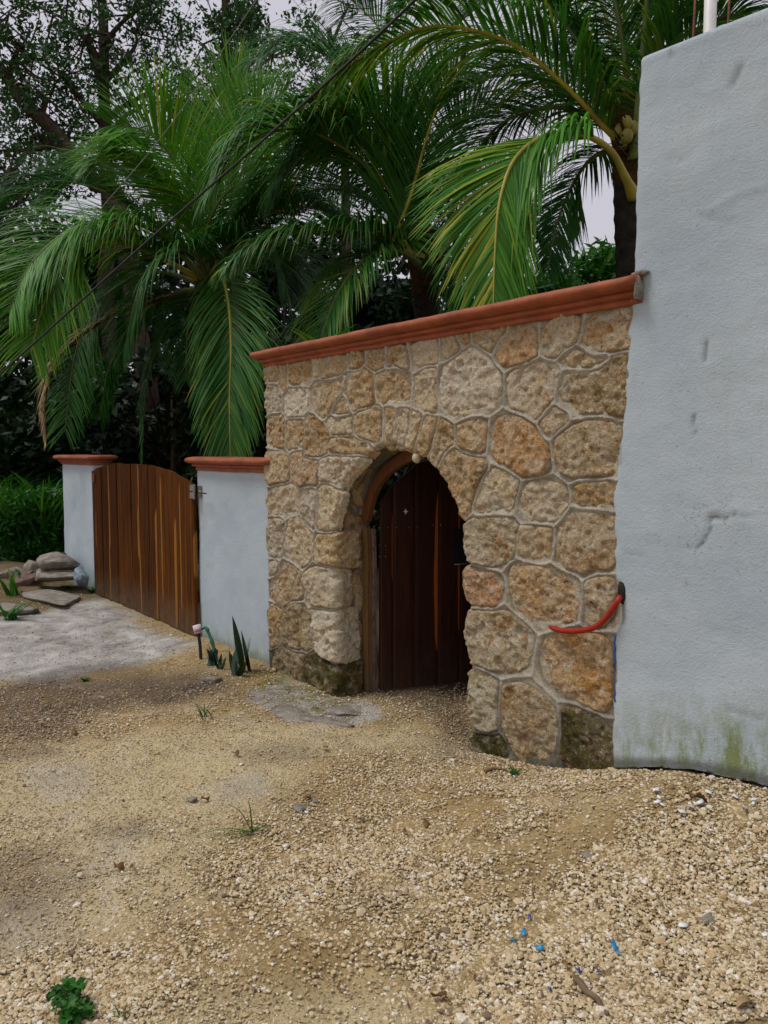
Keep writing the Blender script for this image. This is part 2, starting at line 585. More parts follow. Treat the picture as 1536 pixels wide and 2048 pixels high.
leafmat('palm_leaf', (0.005, 0.034, 0.008), (0.050, 0.195, 0.028), (0.42, 0.40, 0.03))
leafmat('palm_leaf_bright', (0.018, 0.085, 0.010), (0.092, 0.300, 0.024), (0.50, 0.46, 0.04))
leafmat('palm_leaf_far', (0.006, 0.021, 0.007), (0.018, 0.058, 0.014), (0.12, 0.12, 0.02))
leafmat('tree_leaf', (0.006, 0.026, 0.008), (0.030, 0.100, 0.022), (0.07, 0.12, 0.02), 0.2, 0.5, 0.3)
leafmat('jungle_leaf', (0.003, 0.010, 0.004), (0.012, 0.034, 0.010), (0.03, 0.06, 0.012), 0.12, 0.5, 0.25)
leafmat('weed_leaf', (0.010, 0.055, 0.008), (0.040, 0.18, 0.020), (0.18, 0.22, 0.03), 0.25, 0.5, 0.3)
leafmat('snake_leaf', (0.018, 0.040, 0.022), (0.05, 0.095, 0.05), (0.2, 0.2, 0.06), 0.05, 0.4, 0.5)
mat_plain('bark', (0.075, 0.055, 0.04), 0.95, 0.45, 9, 0.1, 0, 1.0, 0.03)
mat_plain('palm_bark', (0.038, 0.031, 0.026), 0.95, 0.5, 14, 0.1, 0, 1.0, 0.03)
mat_plain('rachis_yellow', (0.34, 0.29, 0.035), 0.5, 0.3, 4, 0.4, 0, 0.2)
mat_plain('rachis_green', (0.10, 0.13, 0.025), 0.5, 0.35, 4, 0.4, 0, 0.2)
mat_plain('sheath_fibre', (0.085, 0.05, 0.02), 0.95, 0.5, 30, 0.1, 0, 1.0, 0.02)
mat_plain('coconut_green', (0.26, 0.24, 0.045), 0.5, 0.3, 8, 0.4)
mat_plain('dead_leaf', (0.16, 0.085, 0.03), 0.8, 0.4, 20)
mat_plain('dead_leaf_pale', (0.36, 0.26, 0.13), 0.85, 0.35, 20)
mat_plain('rubber_red', (0.30, 0.020, 0.008), 0.4, 0.15, 20, 0.3, 0, 0.2)
mat_plain('blue_plastic', (0.02, 0.24, 0.48), 0.35, 0.2, 40, 0.5)
mat_plain('dark_blue_plastic', (0.03, 0.07, 0.30), 0.4, 0.2, 40, 0.5)
mat_plain('white_flake', (0.74, 0.75, 0.74), 0.8, 0.1, 20)
mat_plain('cable_black', (0.012, 0.012, 0.013), 0.5, 0.2, 20, 0.4)
mat_plain('cable_grey', (0.20, 0.20, 0.21), 0.5, 0.2, 20, 0.4)
mat_plain('pipe_green', (0.02, 0.12, 0.085), 0.45, 0.25, 30, 0.4)
mat_plain('pipe_dark', (0.02, 0.025, 0.025), 0.6, 0.3, 30, 0.3)
mat_plain('cap_white', (0.62, 0.60, 0.62), 0.5, 0.15, 30, 0.4)
mat_plain('cap_pink', (0.50, 0.20, 0.27), 0.5, 0.2, 30, 0.4)
mat_plain('steel', (0.30, 0.28, 0.26), 0.45, 0.3, 60, 0.5, 0.7)
mat_plain('rust', (0.15, 0.055, 0.03), 0.85, 0.4, 60)
mat_plain('black_iron', (0.008, 0.008, 0.009), 0.6, 0.3, 60)
mat_plain('rubble', (0.27, 0.24, 0.20), 0.95, 0.45, 10, 0.1, 0, 1.0, 0.02)
mat_plain('rubble_red', (0.20, 0.135, 0.115), 0.95, 0.4, 10, 0.1, 0, 1.0, 0.02)
mat_plain('cement', (0.30, 0.275, 0.23), 0.95, 0.35, 14, 0.1, 0, 1.0, 0.02)
mat_plain('footing_dark', (0.04, 0.042, 0.03), 0.95, 0.4, 14, 0.1, 0, 1.0, 0.02)
mat_plain('pale_ball', (0.50, 0.44, 0.29), 0.6, 0.2, 20, 0.3)
mat_plain('pole_white', (0.68, 0.68, 0.66), 0.5, 0.1, 8, 0.4)
mat_plain('twig', (0.15, 0.10, 0.06), 0.9, 0.3, 20)
mat_plain('blue_paint', (0.05, 0.11, 0.30), 0.7, 0.3, 40)
mat_plain('grey_blue_bag', (0.20, 0.26, 0.31), 0.5, 0.4, 20, 0.4)

# ------------------------------------------------------------------ terrain
REG = {}


def region(key, pts, soft, amt=1.0):
    REG.setdefault(key, []).append((np.array([onZ(x, y)[:2] for x, y in pts]), soft, amt))


region('concrete', [(-160, 1265), (60, 1228), (190, 1200), (385, 1290), (330, 1312), (230, 1335), (120, 1352), (-160, 1360)], 0.17)
region('concrete', [(500, 1405), (560, 1350), (670, 1402), (740, 1405), (770, 1440), (690, 1452), (600, 1440)], 0.06, 0.9)
region('concrete', [(800, 1520), (900, 1500), (980, 1520), (930, 1545)], 0.1, 0.35)
region('wet', [(-80, 1385), (100, 1352), (250, 1345), (400, 1335), (500, 1345), (470, 1385), (330, 1422), (200, 1440), (140, 1475), (-80, 1495)], 0.3, 0.85)
region('wet', [(-60, 1700), (110, 1690), (150, 1750), (40, 1800), (-60, 1800)], 0.15, 0.55)
region('wet', [(170, 1650), (290, 1625), (320, 1665), (210, 1690)], 0.08, 0.45)
region('wet', [(470, 1500), (610, 1488), (640, 1520), (510, 1535)], 0.08, 0.35)
region('wet', [(860, 1470), (960, 1480), (1000, 1530), (900, 1540)], 0.08, 0.4)
region('wet', [(-60, 1490), (80, 1470), (110, 1510), (-60, 1540)], 0.1, 0.5)
region('wet', [(1330, 1650), (1560, 1640), (1560, 1740), (1400, 1720)], 0.15, 0.35)
region('wet', [(700, 1800), (830, 1780), (860, 1850), (740, 1870)], 0.08, 0.3)
region('concrete', [(60, 1545), (170, 1530), (180, 1590), (80, 1610)], 0.09, 0.45)
region('concrete', [(440, 1570), (520, 1555), (530, 1590), (460, 1600)], 0.07, 0.45)
region('concrete', [(-60, 1830), (90, 1800), (120, 1870), (-60, 1920)], 0.1, 0.4)
region('concrete', [(160, 1660), (330, 1640), (260, 1740), (150, 1760)], 0.1, 0.3)
region('wet', [(20, 1450), (110, 1440), (130, 1475), (40, 1500)], 0.1, 0.7)
region('wet', [(200, 1400), (380, 1362), (480, 1358), (450, 1390), (300, 1425)], 0.14, 1.0)
region('wet', [(745, 1385), (945, 1360), (950, 1480), (900, 1470), (840, 1425)], 0.12, 0.7)
region('sand', [(-80, 1570), (60, 1500), (300, 1455), (520, 1445), (800, 1455), (900, 1490), (640, 1520), (480, 1640), (380, 1770), (200, 1870), (-80, 1920)], 0.18, 1.0)
region('sand', [(100, 2140), (330, 2010), (560, 1985), (760, 2000), (900, 2100)], 0.15, 0.9)
region('sand', [(1000, 1690), (1120, 1670), (1300, 1690), (1180, 1740)], 0.15, 0.5)
region('soil', [(-200, 1080), (150, 1120), (192, 1165), (196, 1192), (70, 1224), (-200, 1268)], 0.2, 0.7)
region('moss', [(480, 1350), (560, 1340), (690, 1405), (640, 1420), (540, 1390)], 0.12, 1.0)


def terrain(x, y):
    z = 0.36 * sstep(-3.05, -1.15, x) * np.exp(-(np.minimum(y, 0) / 1.1) ** 2)
    z = z * np.where(y > 0.35, np.exp(-((y - 0.35) / 0.6) ** 2), 1.0)
    p = np.stack([x * 0.9, y * 0.9, x * 0], 1)
    near = np.exp(-(np.hypot(x + 4, y + 1) / 9.0) ** 2)
    z = z + (fbm(p, 3, 5) - 0.5) * 0.10 * near
    z = z + 0.16 * np.exp(-((x + 11.2) / 1.0) ** 2 - ((y + 0.45) / 0.45) ** 2)
    # door sill hollow
    z = z - 0.02 * np.exp(-((x + 3.5) / 0.6) ** 2 - (y / 0.5) ** 2)
    z = z + 0.05 * np.exp(-((x + 2.75) / 0.25) ** 2 - ((y + 0.12) / 0.2) ** 2)
    return z


def tz(x, y):
    return float(terrain(np.array([float(x)]), np.array([float(y)]))[0])


def regval(key, xy):
    v = np.zeros(len(xy))
    wob = (fbm(np.column_stack([xy * 2.2, np.zeros(len(xy))]), 4, 31) - 0.5)
    for poly, soft, amt in REG[key]:
        d = poly_sd(xy, poly) + wob * soft * 2.2
        v = np.maximum(v, amt * sstep(-soft, soft, d))
    return v


def axis(lo, hi, step, far_lo, far_hi):
    a = np.arange(lo, hi + 1e-6, step)
    left, s, x = [], step, lo
    while x > far_lo:
        s *= 1.28
        x -= s
        left.append(x)
    right, s, x = [], step, a[-1]
    while x < far_hi:
        s *= 1.28
        x += s
        right.append(x)
    return np.array(left[::-1] + list(a) + right)


gx = axis(-10.5, 0.6, 0.03, -320, 320)
gy = axis(-3.2, 0.9, 0.03, -320, 320)
GX, GY = np.meshgrid(gx, gy)
gxy = np.column_stack([GX.ravel(), GY.ravel()])
gz = terrain(gxy[:, 0], gxy[:, 1])
gz += (fbm(np.column_stack([gxy * 9, np.zeros(len(gxy))]), 3, 9) - 0.5) * 0.022
nx_, ny_ = len(gx), len(gy)
ii = (np.arange(ny_ - 1)[:, None] * nx_ + np.arange(nx_ - 1)[None, :]).ravel()
gf = np.column_stack([ii, ii + 1, ii + nx_ + 1, ii + nx_])
soil = np.maximum(sstep(0.45, 0.8, gxy[:, 1]), sstep(-10.6, -11.4, gxy[:, 0]))
ground = build('ground', np.column_stack([gxy, gz]), gf, M['ground'], attrs={
    'concrete': regval('concrete', gxy), 'wet': regval('wet', gxy), 'sand': regval('sand', gxy),
    'moss': regval('moss', gxy), 'soil': np.maximum(soil, regval('soil', gxy))})
tag(ground, kind='structure')

# ------------------------------------------------------------------ stone wall with archway
T = {1: (520, 690, 6.4), 2: (520, 900, 6.4), 3: (520, 1120, 5.12), 4: (720, 640, 5.908),
     5: (960, 590, 4.8), 6: (860, 830, 3.84), 7: (920, 1030, 4.655), 8: (920, 1240, 4.655)}
tan, pal, org, drk, wht, gry, och_ = (0.44, 0.33, 0.19), (0.54, 0.46, 0.33), (0.46, 0.25, 0.10), (0.22, 0.145, 0.07), (0.62, 0.58, 0.49), (0.45, 0.42, 0.36), (0.42, 0.285, 0.13)
STONES = [
    (1, tan, 0, [75, 300, 250, 290, 260, 380, 250, 470, 85, 470]),
    (1, och_, 0, [270, 300, 345, 285, 350, 400, 360, 530, 275, 590, 265, 480]),
    (1, och_, 0, [385, 300, 500, 240, 640, 230, 660, 330, 670, 450, 540, 495, 400, 465, 390, 380]),
    (1, gry, 0, [85, 520, 180, 500, 260, 560, 285, 700, 270, 830, 150, 850, 85, 840]),
    (1, wht, 0, [320, 640, 450, 560, 600, 570, 640, 680, 630, 850, 540, 920, 370, 930, 325, 830]),
    (1, pal, 0, [720, 190, 900, 185, 830, 290, 780, 400, 720, 410, 705, 300]),
    (1, tan, 0, [930, 190, 1080, 150, 1110, 300, 1000, 400, 830, 450, 790, 410, 850, 290]),
    (1, tan, 0, [700, 490, 850, 470, 1000, 430, 1150, 370, 1090, 560, 1000, 680, 900, 830, 830, 930, 700, 830, 660, 760, 680, 600]),
    (1, tan, 0, [1060, 690, 1110, 720, 1160, 870, 1100, 900, 940, 900, 1000, 770]),
    (1, och_, 0, [1180, 360, 1330, 330, 1440, 400, 1470, 560, 1480, 760, 1330, 800, 1200, 830, 1130, 640, 1100, 580]),
    (1, och_, 0, [1180, 150, 1270, 120, 1320, 200, 1300, 290, 1190, 310]),
    (1, tan, 0, [100, 910, 300, 900, 330, 1000, 325, 1180, 330, 1330, 200, 1320, 100, 1290]),
    (1, och_, 0, [350, 980, 540, 970, 580, 1040, 570, 1270, 450, 1340, 345, 1340, 340, 1150]),
    (1, (0.36, 0.24, 0.11), 0, [610, 980, 690, 910, 760, 1000, 890, 1090, 890, 1250, 860, 1390, 610, 1430, 580, 1300, 600, 1100]),
    (1, pal, 0, [870, 940, 1170, 910, 1220, 1000, 1200, 1140, 1050, 1130, 920, 1110, 870, 1010]),
    (1, tan, 0, [910, 1230, 1060, 1200, 1250, 1220, 1430, 1300, 1420, 1360, 1250, 1400, 1050, 1370, 890, 1360]),
    (4, tan, 0, [-46, 1126, 120, 1050, 255, 1040, 265, 1250, 265, 1440, 120, 1400, -74, 1330]),
    (4, tan, 0, [290, 1050, 440, 1050, 400, 1280, 370, 1470, 290, 1460]),
    (4, pal, 0, [460, 1060, 580, 1060, 600, 1200, 540, 1400, 510, 1470, 400, 1460, 440, 1250]),
    (4, pal, 0, [620, 1100, 740, 1110, 690, 1300, 640, 1500, 560, 1480, 590, 1300]),
    (4, tan, 0, [770, 1130, 900, 1180, 900, 1300, 830, 1536, 700, 1536, 720, 1350]),
    (4, och_, 0, [130, 430, 220, 370, 300, 380, 300, 500, 280, 560, 110, 560]),
    (4, tan, 0, [330, 390, 480, 330, 560, 380, 590, 580, 500, 560, 420, 530, 320, 550]),
    (4, pal, 0, [640, 330, 780, 290, 930, 250, 940, 400, 900, 490, 780, 510, 650, 590, 630, 450]),
    (4, pal, 0, [980, 240, 1120, 190, 1200, 290, 1150, 370, 1000, 440, 980, 350]),
    (4, och_, 0, [1140, 200, 1290, 170, 1290, 240, 1210, 290]),
    (4, tan, 0, [200, 680, 420, 580, 560, 640, 620, 720, 600, 880, 590, 980, 400, 980, 200, 950, 180, 820]),
    (4, pal, 0, [680, 650, 840, 580, 900, 620, 890, 850, 920, 1060, 800, 1070, 700, 1040, 640, 960, 660, 800]),
    (4, wht, 0, [1230, 400, 1360, 330, 1450, 420, 1540, 570, 1640, 700, 1650, 860, 1560, 1030, 1300, 1110, 1120, 1140, 1000, 1040, 940, 860, 950, 720, 1100, 500]),
    (5, tan, 0, [0, 370, 130, 345, 260, 335, 170, 440, 100, 510, 10, 480, -60, 420]),
    (5, (0.48, 0.30, 0.15), 0, [270, 390, 420, 330, 530, 380, 560, 530, 430, 640, 280, 650, 200, 600, 190, 480]),
    (5, pal, 0, [660, 330, 800, 250, 930, 250, 940, 380, 820, 500, 740, 590, 640, 560, 620, 440]),
    (5, (0.45, 0.31, 0.17), 0, [1070, 270, 1250, 220, 1430, 150, 1430, 400, 1400, 500, 1220, 540, 1080, 540, 1030, 420]),
    (5, tan, 0, [780, 640, 950, 570, 1080, 610, 1270, 590, 1150, 680, 980, 700, 830, 690]),
    (5, (0.52, 0.43, 0.32), 0, [300, 770, 500, 700, 690, 680, 760, 740, 700, 880, 680, 1020, 560, 1150, 430, 1110, 310, 1020]),
    (5, (0.30, 0.21, 0.10), 0, [800, 790, 950, 740, 1100, 740, 1290, 600, 1400, 600, 1410, 800, 1400, 1000, 1360, 1140, 1180, 1130, 1000, 1120, 850, 1070, 760, 960]),
    (5, tan, 0, [620, 1230, 690, 1110, 780, 1120, 850, 1160, 700, 1290, 640, 1300]),
    (6, (0.38, 0.29, 0.165), 0, [1010, 200, 1130, 110, 1250, 40, 1440, 60, 1450, 250, 1440, 420, 1280, 480, 1100, 440, 1020, 370, 990, 280]),
    (6, (0.46, 0.28, 0.13), 0, [480, 120, 560, 40, 700, 30, 760, 100, 840, 200, 890, 300, 890, 400, 800, 440, 640, 410, 530, 330, 490, 230]),
    (6, och_, 0, [220, 120, 290, 60, 410, 60, 440, 150, 400, 260, 300, 260, 230, 230]),
    (6, tan, 0, [75, 75, 165, 75, 195, 200, 120, 275, 60, 370, 25, 350, 40, 200]),
    (6, och_, 0, [130, 310, 200, 270, 290, 330, 440, 390, 380, 500, 340, 640, 300, 760, 245, 770, 205, 650, 130, 490, 90, 420]),
    (6, pal, 0, [440, 470, 540, 430, 660, 490, 670, 560, 640, 740, 480, 750, 350, 740, 380, 600]),
    (6, pal, 0, [700, 640, 740, 560, 860, 540, 1000, 570, 1050, 660, 1000, 780, 880, 810, 720, 770, 680, 720]),
    (6, och_, 0, [1140, 560, 1260, 510, 1410, 530, 1410, 700, 1260, 710, 1130, 690]),
    (6, (0.40, 0.35, 0.25), 0, [285, 840, 420, 790, 570, 790, 650, 830, 660, 960, 640, 1050, 560, 1110, 440, 1140, 330, 1110, 290, 990]),
    (6, (0.50, 0.37, 0.21), 0, [720, 900, 830, 870, 930, 890, 930, 970, 900, 1060, 870, 1120, 760, 1100, 700, 1020]),
    (6, (0.36, 0.27, 0.16), 0, [990, 900, 1090, 760, 1250, 750, 1410, 770, 1415, 950, 1412, 1150, 1180, 1180, 1010, 1140, 1000, 1020]),
    (7, (0.46, 0.25, 0.13), 0, [65, 510, 180, 540, 330, 590, 390, 660, 340, 800, 280, 840, 95, 780, 62, 680]),
    (7, (0.50, 0.33, 0.17), 0, [500, 520, 620, 460, 780, 500, 960, 570, 1090, 640, 1090, 850, 1050, 960, 930, 1020, 820, 1040, 640, 960, 540, 850, 520, 700]),
    (7, tan, 0, [1240, 620, 1320, 590, 1410, 640, 1420, 780, 1390, 900, 1300, 1000, 1210, 1000, 1220, 820]),
    (8, (0.40, 0.33, 0.21), 0, [80, -40, 250, -60, 420, -40, 560, 20, 660, 120, 650, 260, 590, 420, 420, 440, 250, 400, 115, 370, 85, 200]),
    (8, (0.45, 0.265, 0.10), 0, [860, 160, 1000, 100, 1180, 130, 1380, 220, 1390, 500, 1380, 780, 1200, 780, 1000, 670, 860, 560, 790, 460, 800, 300]),
    (8, (0.40, 0.36, 0.25), 0.1, [95, 490, 240, 520, 360, 620, 350, 850, 340, 1020, 150, 1020, 90, 880, 80, 650]),
    (8, (0.42, 0.315, 0.18), 0.15, [420, 660, 560, 640, 690, 680, 800, 790, 900, 900, 900, 1100, 880, 1300, 700, 1300, 480, 1260, 430, 1000, 410, 800]),
    (8, (0.17, 0.115, 0.05), 0.85, [980, 880, 1080, 830, 1230, 900, 1360, 1030, 1400, 1150, 1400, 1380, 1200, 1370, 1000, 1330, 970, 1050]),
    (8, (0.15, 0.12, 0.06), 1.0, [120, 1080, 250, 1090, 440, 1120, 460, 1280, 300, 1320, 110, 1300]),
    (2, tan, 0, [85, 20, 240, 10, 380, 30, 390, 200, 380, 380, 250, 410, 110, 400, 80, 200]),
    (2, (0.42, 0.29, 0.17), 0, [410, 100, 450, 20, 540, 40, 560, 130, 760, 130, 760, 280, 740, 430, 540, 440, 430, 370, 420, 230]),
    (2, wht, 0, [790, 140, 1000, 100, 1150, 110, 1350, 90, 1220, 215, 1125, 320, 1045, 470, 950, 430, 850, 380, 770, 380, 780, 250]),
    (2, pal, 0, [120, 560, 280, 450, 490, 500, 510, 650, 500, 800, 330, 820, 150, 830, 110, 680]),
    (2, gry, 0, [550, 540, 640, 490, 710, 540, 730, 700, 720, 860, 680, 960, 610, 930, 540, 800, 535, 640]),
    (2, pal, 0, [780, 470, 880, 440, 980, 520, 1040, 540, 1010, 700, 955, 860, 950, 980, 880, 1020, 770, 980, 750, 750]),
    (2, gry, 0, [140, 900, 280, 880, 300, 1000, 280, 1320, 180, 1350, 120, 1270, 120, 1050]),
    (2, pal, 0, [400, 880, 500, 870, 600, 960, 660, 1080, 690, 1200, 660, 1350, 560, 1450, 460, 1440, 340, 1340, 340, 1180, 380, 1050]),
    (2, (0.48, 0.36, 0.2), 'q', [750, 1130, 850, 1100, 985, 1110, 985, 1460, 860, 1450, 750, 1400, 740, 1250]),
    (3, gry, 0, [130, 50, 190, 30, 200, 110, 170, 150, 110, 140]),
    (3, (0.38, 0.28, 0.17), 0, [230, 60, 300, 30, 400, 120, 440, 200, 430, 380, 300, 430, 240, 470, 140, 400, 120, 220, 200, 150]),
    (3, pal, 'q', [500, 150, 600, 90, 785, 100, 790, 300, 780, 500, 600, 480, 540, 420, 530, 280, 480, 200]),
    (3, tan, 0.1, [120, 460, 240, 500, 230, 640, 200, 850, 120, 840]),
    (3, (0.36, 0.27, 0.13), 0.25, [300, 480, 390, 440, 480, 540, 530, 600, 530, 800, 530, 900, 400, 920, 310, 880, 240, 820, 240, 650]),
    (3, wht, 'q', [570, 500, 700, 510, 795, 560, 795, 1030, 680, 980, 590, 920, 560, 750, 560, 600]),
    (3, (0.30, 0.24, 0.15), 0.35, [150, 980, 250, 890, 330, 960, 490, 970, 450, 1090, 430, 1280, 280, 1230, 140, 1160]),
    (3, (0.26, 0.19, 0.08), 'Q', [500, 990, 600, 970, 730, 1080, 795, 1100, 795, 1470, 620, 1450, 450, 1330, 470, 1080]),
]
OPEN_PX = [(676, 1420), (676, 1399), (674, 1300), (673, 1200), (674, 1103), (670, 1056), (671, 1036), (678, 1009), (684, 978), (694, 954), (711, 933),
           (731, 915), (748, 904), (766, 893), (791, 888), (815, 895), (838, 908), (861, 928), (886, 955), (902, 986),
           (917, 1020), (929, 1046), (934, 1088), (940, 1117), (934, 1140), (933, 1180), (940, 1203), (937, 1245),
           (938, 1270), (945, 1319), (939, 1343), (937, 1390), (940, 1433), (947, 1461), (945, 1475), (946, 1530)]
OPEN = np.array([[onY(x, y)[0], onY(x, y)[2]] for x, y in OPEN_PX])
OPEN[0, 1] = OPEN[-1, 1] = -0.25
JX = float(OPEN[2, 0])                      # left jamb plane
SW_X0, SW_TOP = -5.085, 2.29


def edge_x(z):
    """ragged line where the stonework meets the white plaster"""
    zz, xx = EDGE
    return np.interp(z, zz, xx)


_e = [(1283, 112), (1277, 300), (1270, 560), (1262, 620), (1254, 720), (1248, 840), (1240, 900), (1233, 1000), (1231, 1150),
      (1237, 1200), (1236, 1240), (1229, 1272), (1226, 1400), (1225, 1530), (1225, 1640)]
_e = np.array([[onY(x, y)[2], onY(x, y)[0]] for x, y in _e])[::-1]
EDGE = (_e[:, 0], _e[:, 1])

wall = root('stone_wall', (-3.5, 0.14, 0.0), 'rough limestone garden wall with pointed archway and red coping', 'wall')

polys = []
for k, (tl, colr, fl, pts) in enumerate(STONES):
    ox, oy, s = T[tl]
    q = np.array(pts, float).reshape(-1, 2)
    w2 = np.array([[onY(ox + a / s, oy + b / s)[0], onY(ox + a / s, oy + b / s)[2]] for a, b in q])
    polys.append(smooth_closed(w2, 1))

# mortar sheet: grid with beads along the lines half way between neighbouring stones
st = 0.0075
mx = np.arange(SW_X0, -1.86, st)
mz = np.arange(-0.2, SW_TOP + st, st)
MX, MZ = np.meshgrid(mx, mz)
mp = np.column_stack([MX.ravel(), MZ.ravel()])
d1 = np.full(len(mp), 9.0)
d2 = np.full(len(mp), 9.0)
inside_any = np.full(len(mp), -9.0)
wob = np.column_stack([fbm(np.column_stack([mp * 7, mp[:, :1] * 0]), 3, 3) - 0.5, fbm(np.column_stack([mp * 7, mp[:, :1] * 0]), 3, 4) - 0.5]) * 0.02
mpw = mp + wob
for pl in polys:
    lo, hi = pl.min(0) - 0.16, pl.max(0) + 0.16
    m = (mpw[:, 0] > lo[0]) & (mpw[:, 0] < hi[0]) & (mpw[:, 1] > lo[1]) & (mpw[:, 1] < hi[1])
    idx = np.nonzero(m)[0]
    sd_ = -poly_sd(mpw[idx], pl)
    a, b = d1[idx], d2[idx]
    d1[idx] = np.minimum(a, sd_)
    d2[idx] = np.minimum(b, np.maximum(a, sd_))
gap = d2 - d1
ins = np.clip(-d1, 0, None)
width = d1 + d2
bead = np.exp(-(gap / 0.0115) ** 2) * sstep(0.26, 0.12, width) * (d1 < 0.12)
bead *= 0.45 + 0.75 * fbm(np.column_stack([mp * 3.1, mp[:, :1] * 0]), 2, 8)
n_m = fbm(np.column_stack([mp * 30, mp[:, :1] * 0]), 3, 6) - 0.5
hgt = 0.006 * sstep(0.0, 0.05, np.clip(d1, 0, 1)) + 0.016 * np.clip(bead, 0, 1) + n_m * 0.010 - 0.02 * sstep(0.004, 0.03, ins)
osd = poly_sd(mp, OPEN)
hgt -= 0.03 * sstep(-0.03, 0.005, osd)
hgt -= 0.03 * sstep(SW_X0 + 0.03, SW_X0, mp[:, 0])
mV = np.column_stack([mp[:, 0], -hgt, mp[:, 1]])
# pull vertices that lie inside the opening back on to its outline
oden = []
for k in range(len(OPEN) - 1):
    for u in np.linspace(0, 1, 14, endpoint=False):
        oden.append(OPEN[k] * (1 - u) + OPEN[k + 1] * u)
oden.append(OPEN[-1])
oden = np.array(oden)
near = np.nonzero((osd > 0) & (osd < st * 1.6))[0]
for i in near:
    j = np.argmin(((oden - mp[i]) ** 2).sum(1))
    mV[i, 0], mV[i, 2] = oden[j]
    mV[i, 1] = 0.028
nxm, nzm = len(mx), len(mz)
ii = (np.arange(nzm - 1)[:, None] * nxm + np.arange(nxm - 1)[None, :]).ravel()
mf = np.column_stack([ii, ii + 1, ii + nxm + 1, ii + nxm])
keep = (osd[mf] > 0).sum(1) < 4
keep &= (osd[mf] < st * 1.6).all(1)
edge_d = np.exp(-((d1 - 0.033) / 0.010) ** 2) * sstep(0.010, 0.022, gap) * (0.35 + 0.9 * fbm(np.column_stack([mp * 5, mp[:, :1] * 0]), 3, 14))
damp = sstep(0.42, 0.05, mp[:, 1] - terrain(mp[:, 0], mp[:, 0] * 0 - 0.03)) * 0.85
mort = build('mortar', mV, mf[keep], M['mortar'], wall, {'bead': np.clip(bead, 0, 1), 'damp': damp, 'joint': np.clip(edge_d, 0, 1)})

# core of the wall behind the mortar sheet (three blocks around the opening) and its back
mb = MB()
ax0, ax1 = JX - 0.02, float(OPEN[-3, 0]) + 0.06
mb.box((SW_X0 + 0.01, 0.034, -0.2), (ax0 - 0.05, 0.28, SW_TOP))
mb.box((ax1 + 0.05, 0.034, -0.2), (-1.86, 0.28, SW_TOP))
mb.box((ax0 - 0.05, 0.034, 1.80), (ax1 + 0.05, 0.28, SW_TOP))
mb.build('wall_core', M['cement'], wall, smooth=False)

# reveal of the archway
rs = []
acc = [0]
for k in range(1, len(oden)):
    acc.append(acc[-1] + np.hypot(*(oden[k] - oden[k - 1])))
acc = np.array(acc)
S = np.arange(0, acc[-1], 0.012)
ox_ = np.interp(S, acc, oden[:, 0]); oz_ = np.interp(S, acc, oden[:, 1])
pn = np.column_stack([np.gradient(oz_), -np.gradient(ox_)])
pn /= np.linalg.norm(pn, axis=1)[:, None]          # points into the opening (outline runs left foot, apex, right foot)
D_ = np.linspace(0.02, 0.30, 26)
SV, DV = np.meshgrid(np.arange(len(S)), D_, indexing='ij')
disp = (fbm(np.column_stack([S[SV.ravel()] * 9, DV.ravel() * 11, SV.ravel() * 0]), 4, 12) - 0.58) * 0.05
disp *= sstep(0.02, 0.07, DV.ravel())
rvV = np.column_stack([ox_[SV.ravel()] + pn[SV.ravel(), 0] * disp, DV.ravel(), oz_[SV.ravel()] + pn[SV.ravel(), 1] * disp])
n_d = len(D_)
ii = (np.arange(len(S) - 1)[:, None] * n_d + np.arange(n_d - 1)[None, :]).ravel()
rvF = np.column_stack([ii, ii + 1, ii + n_d + 1, ii + n_d])
build('reveal', rvV, rvF, M['reveal'], wall, {'damp': sstep(0.35, 0.0, rvV[:, 2]) * 0.9})

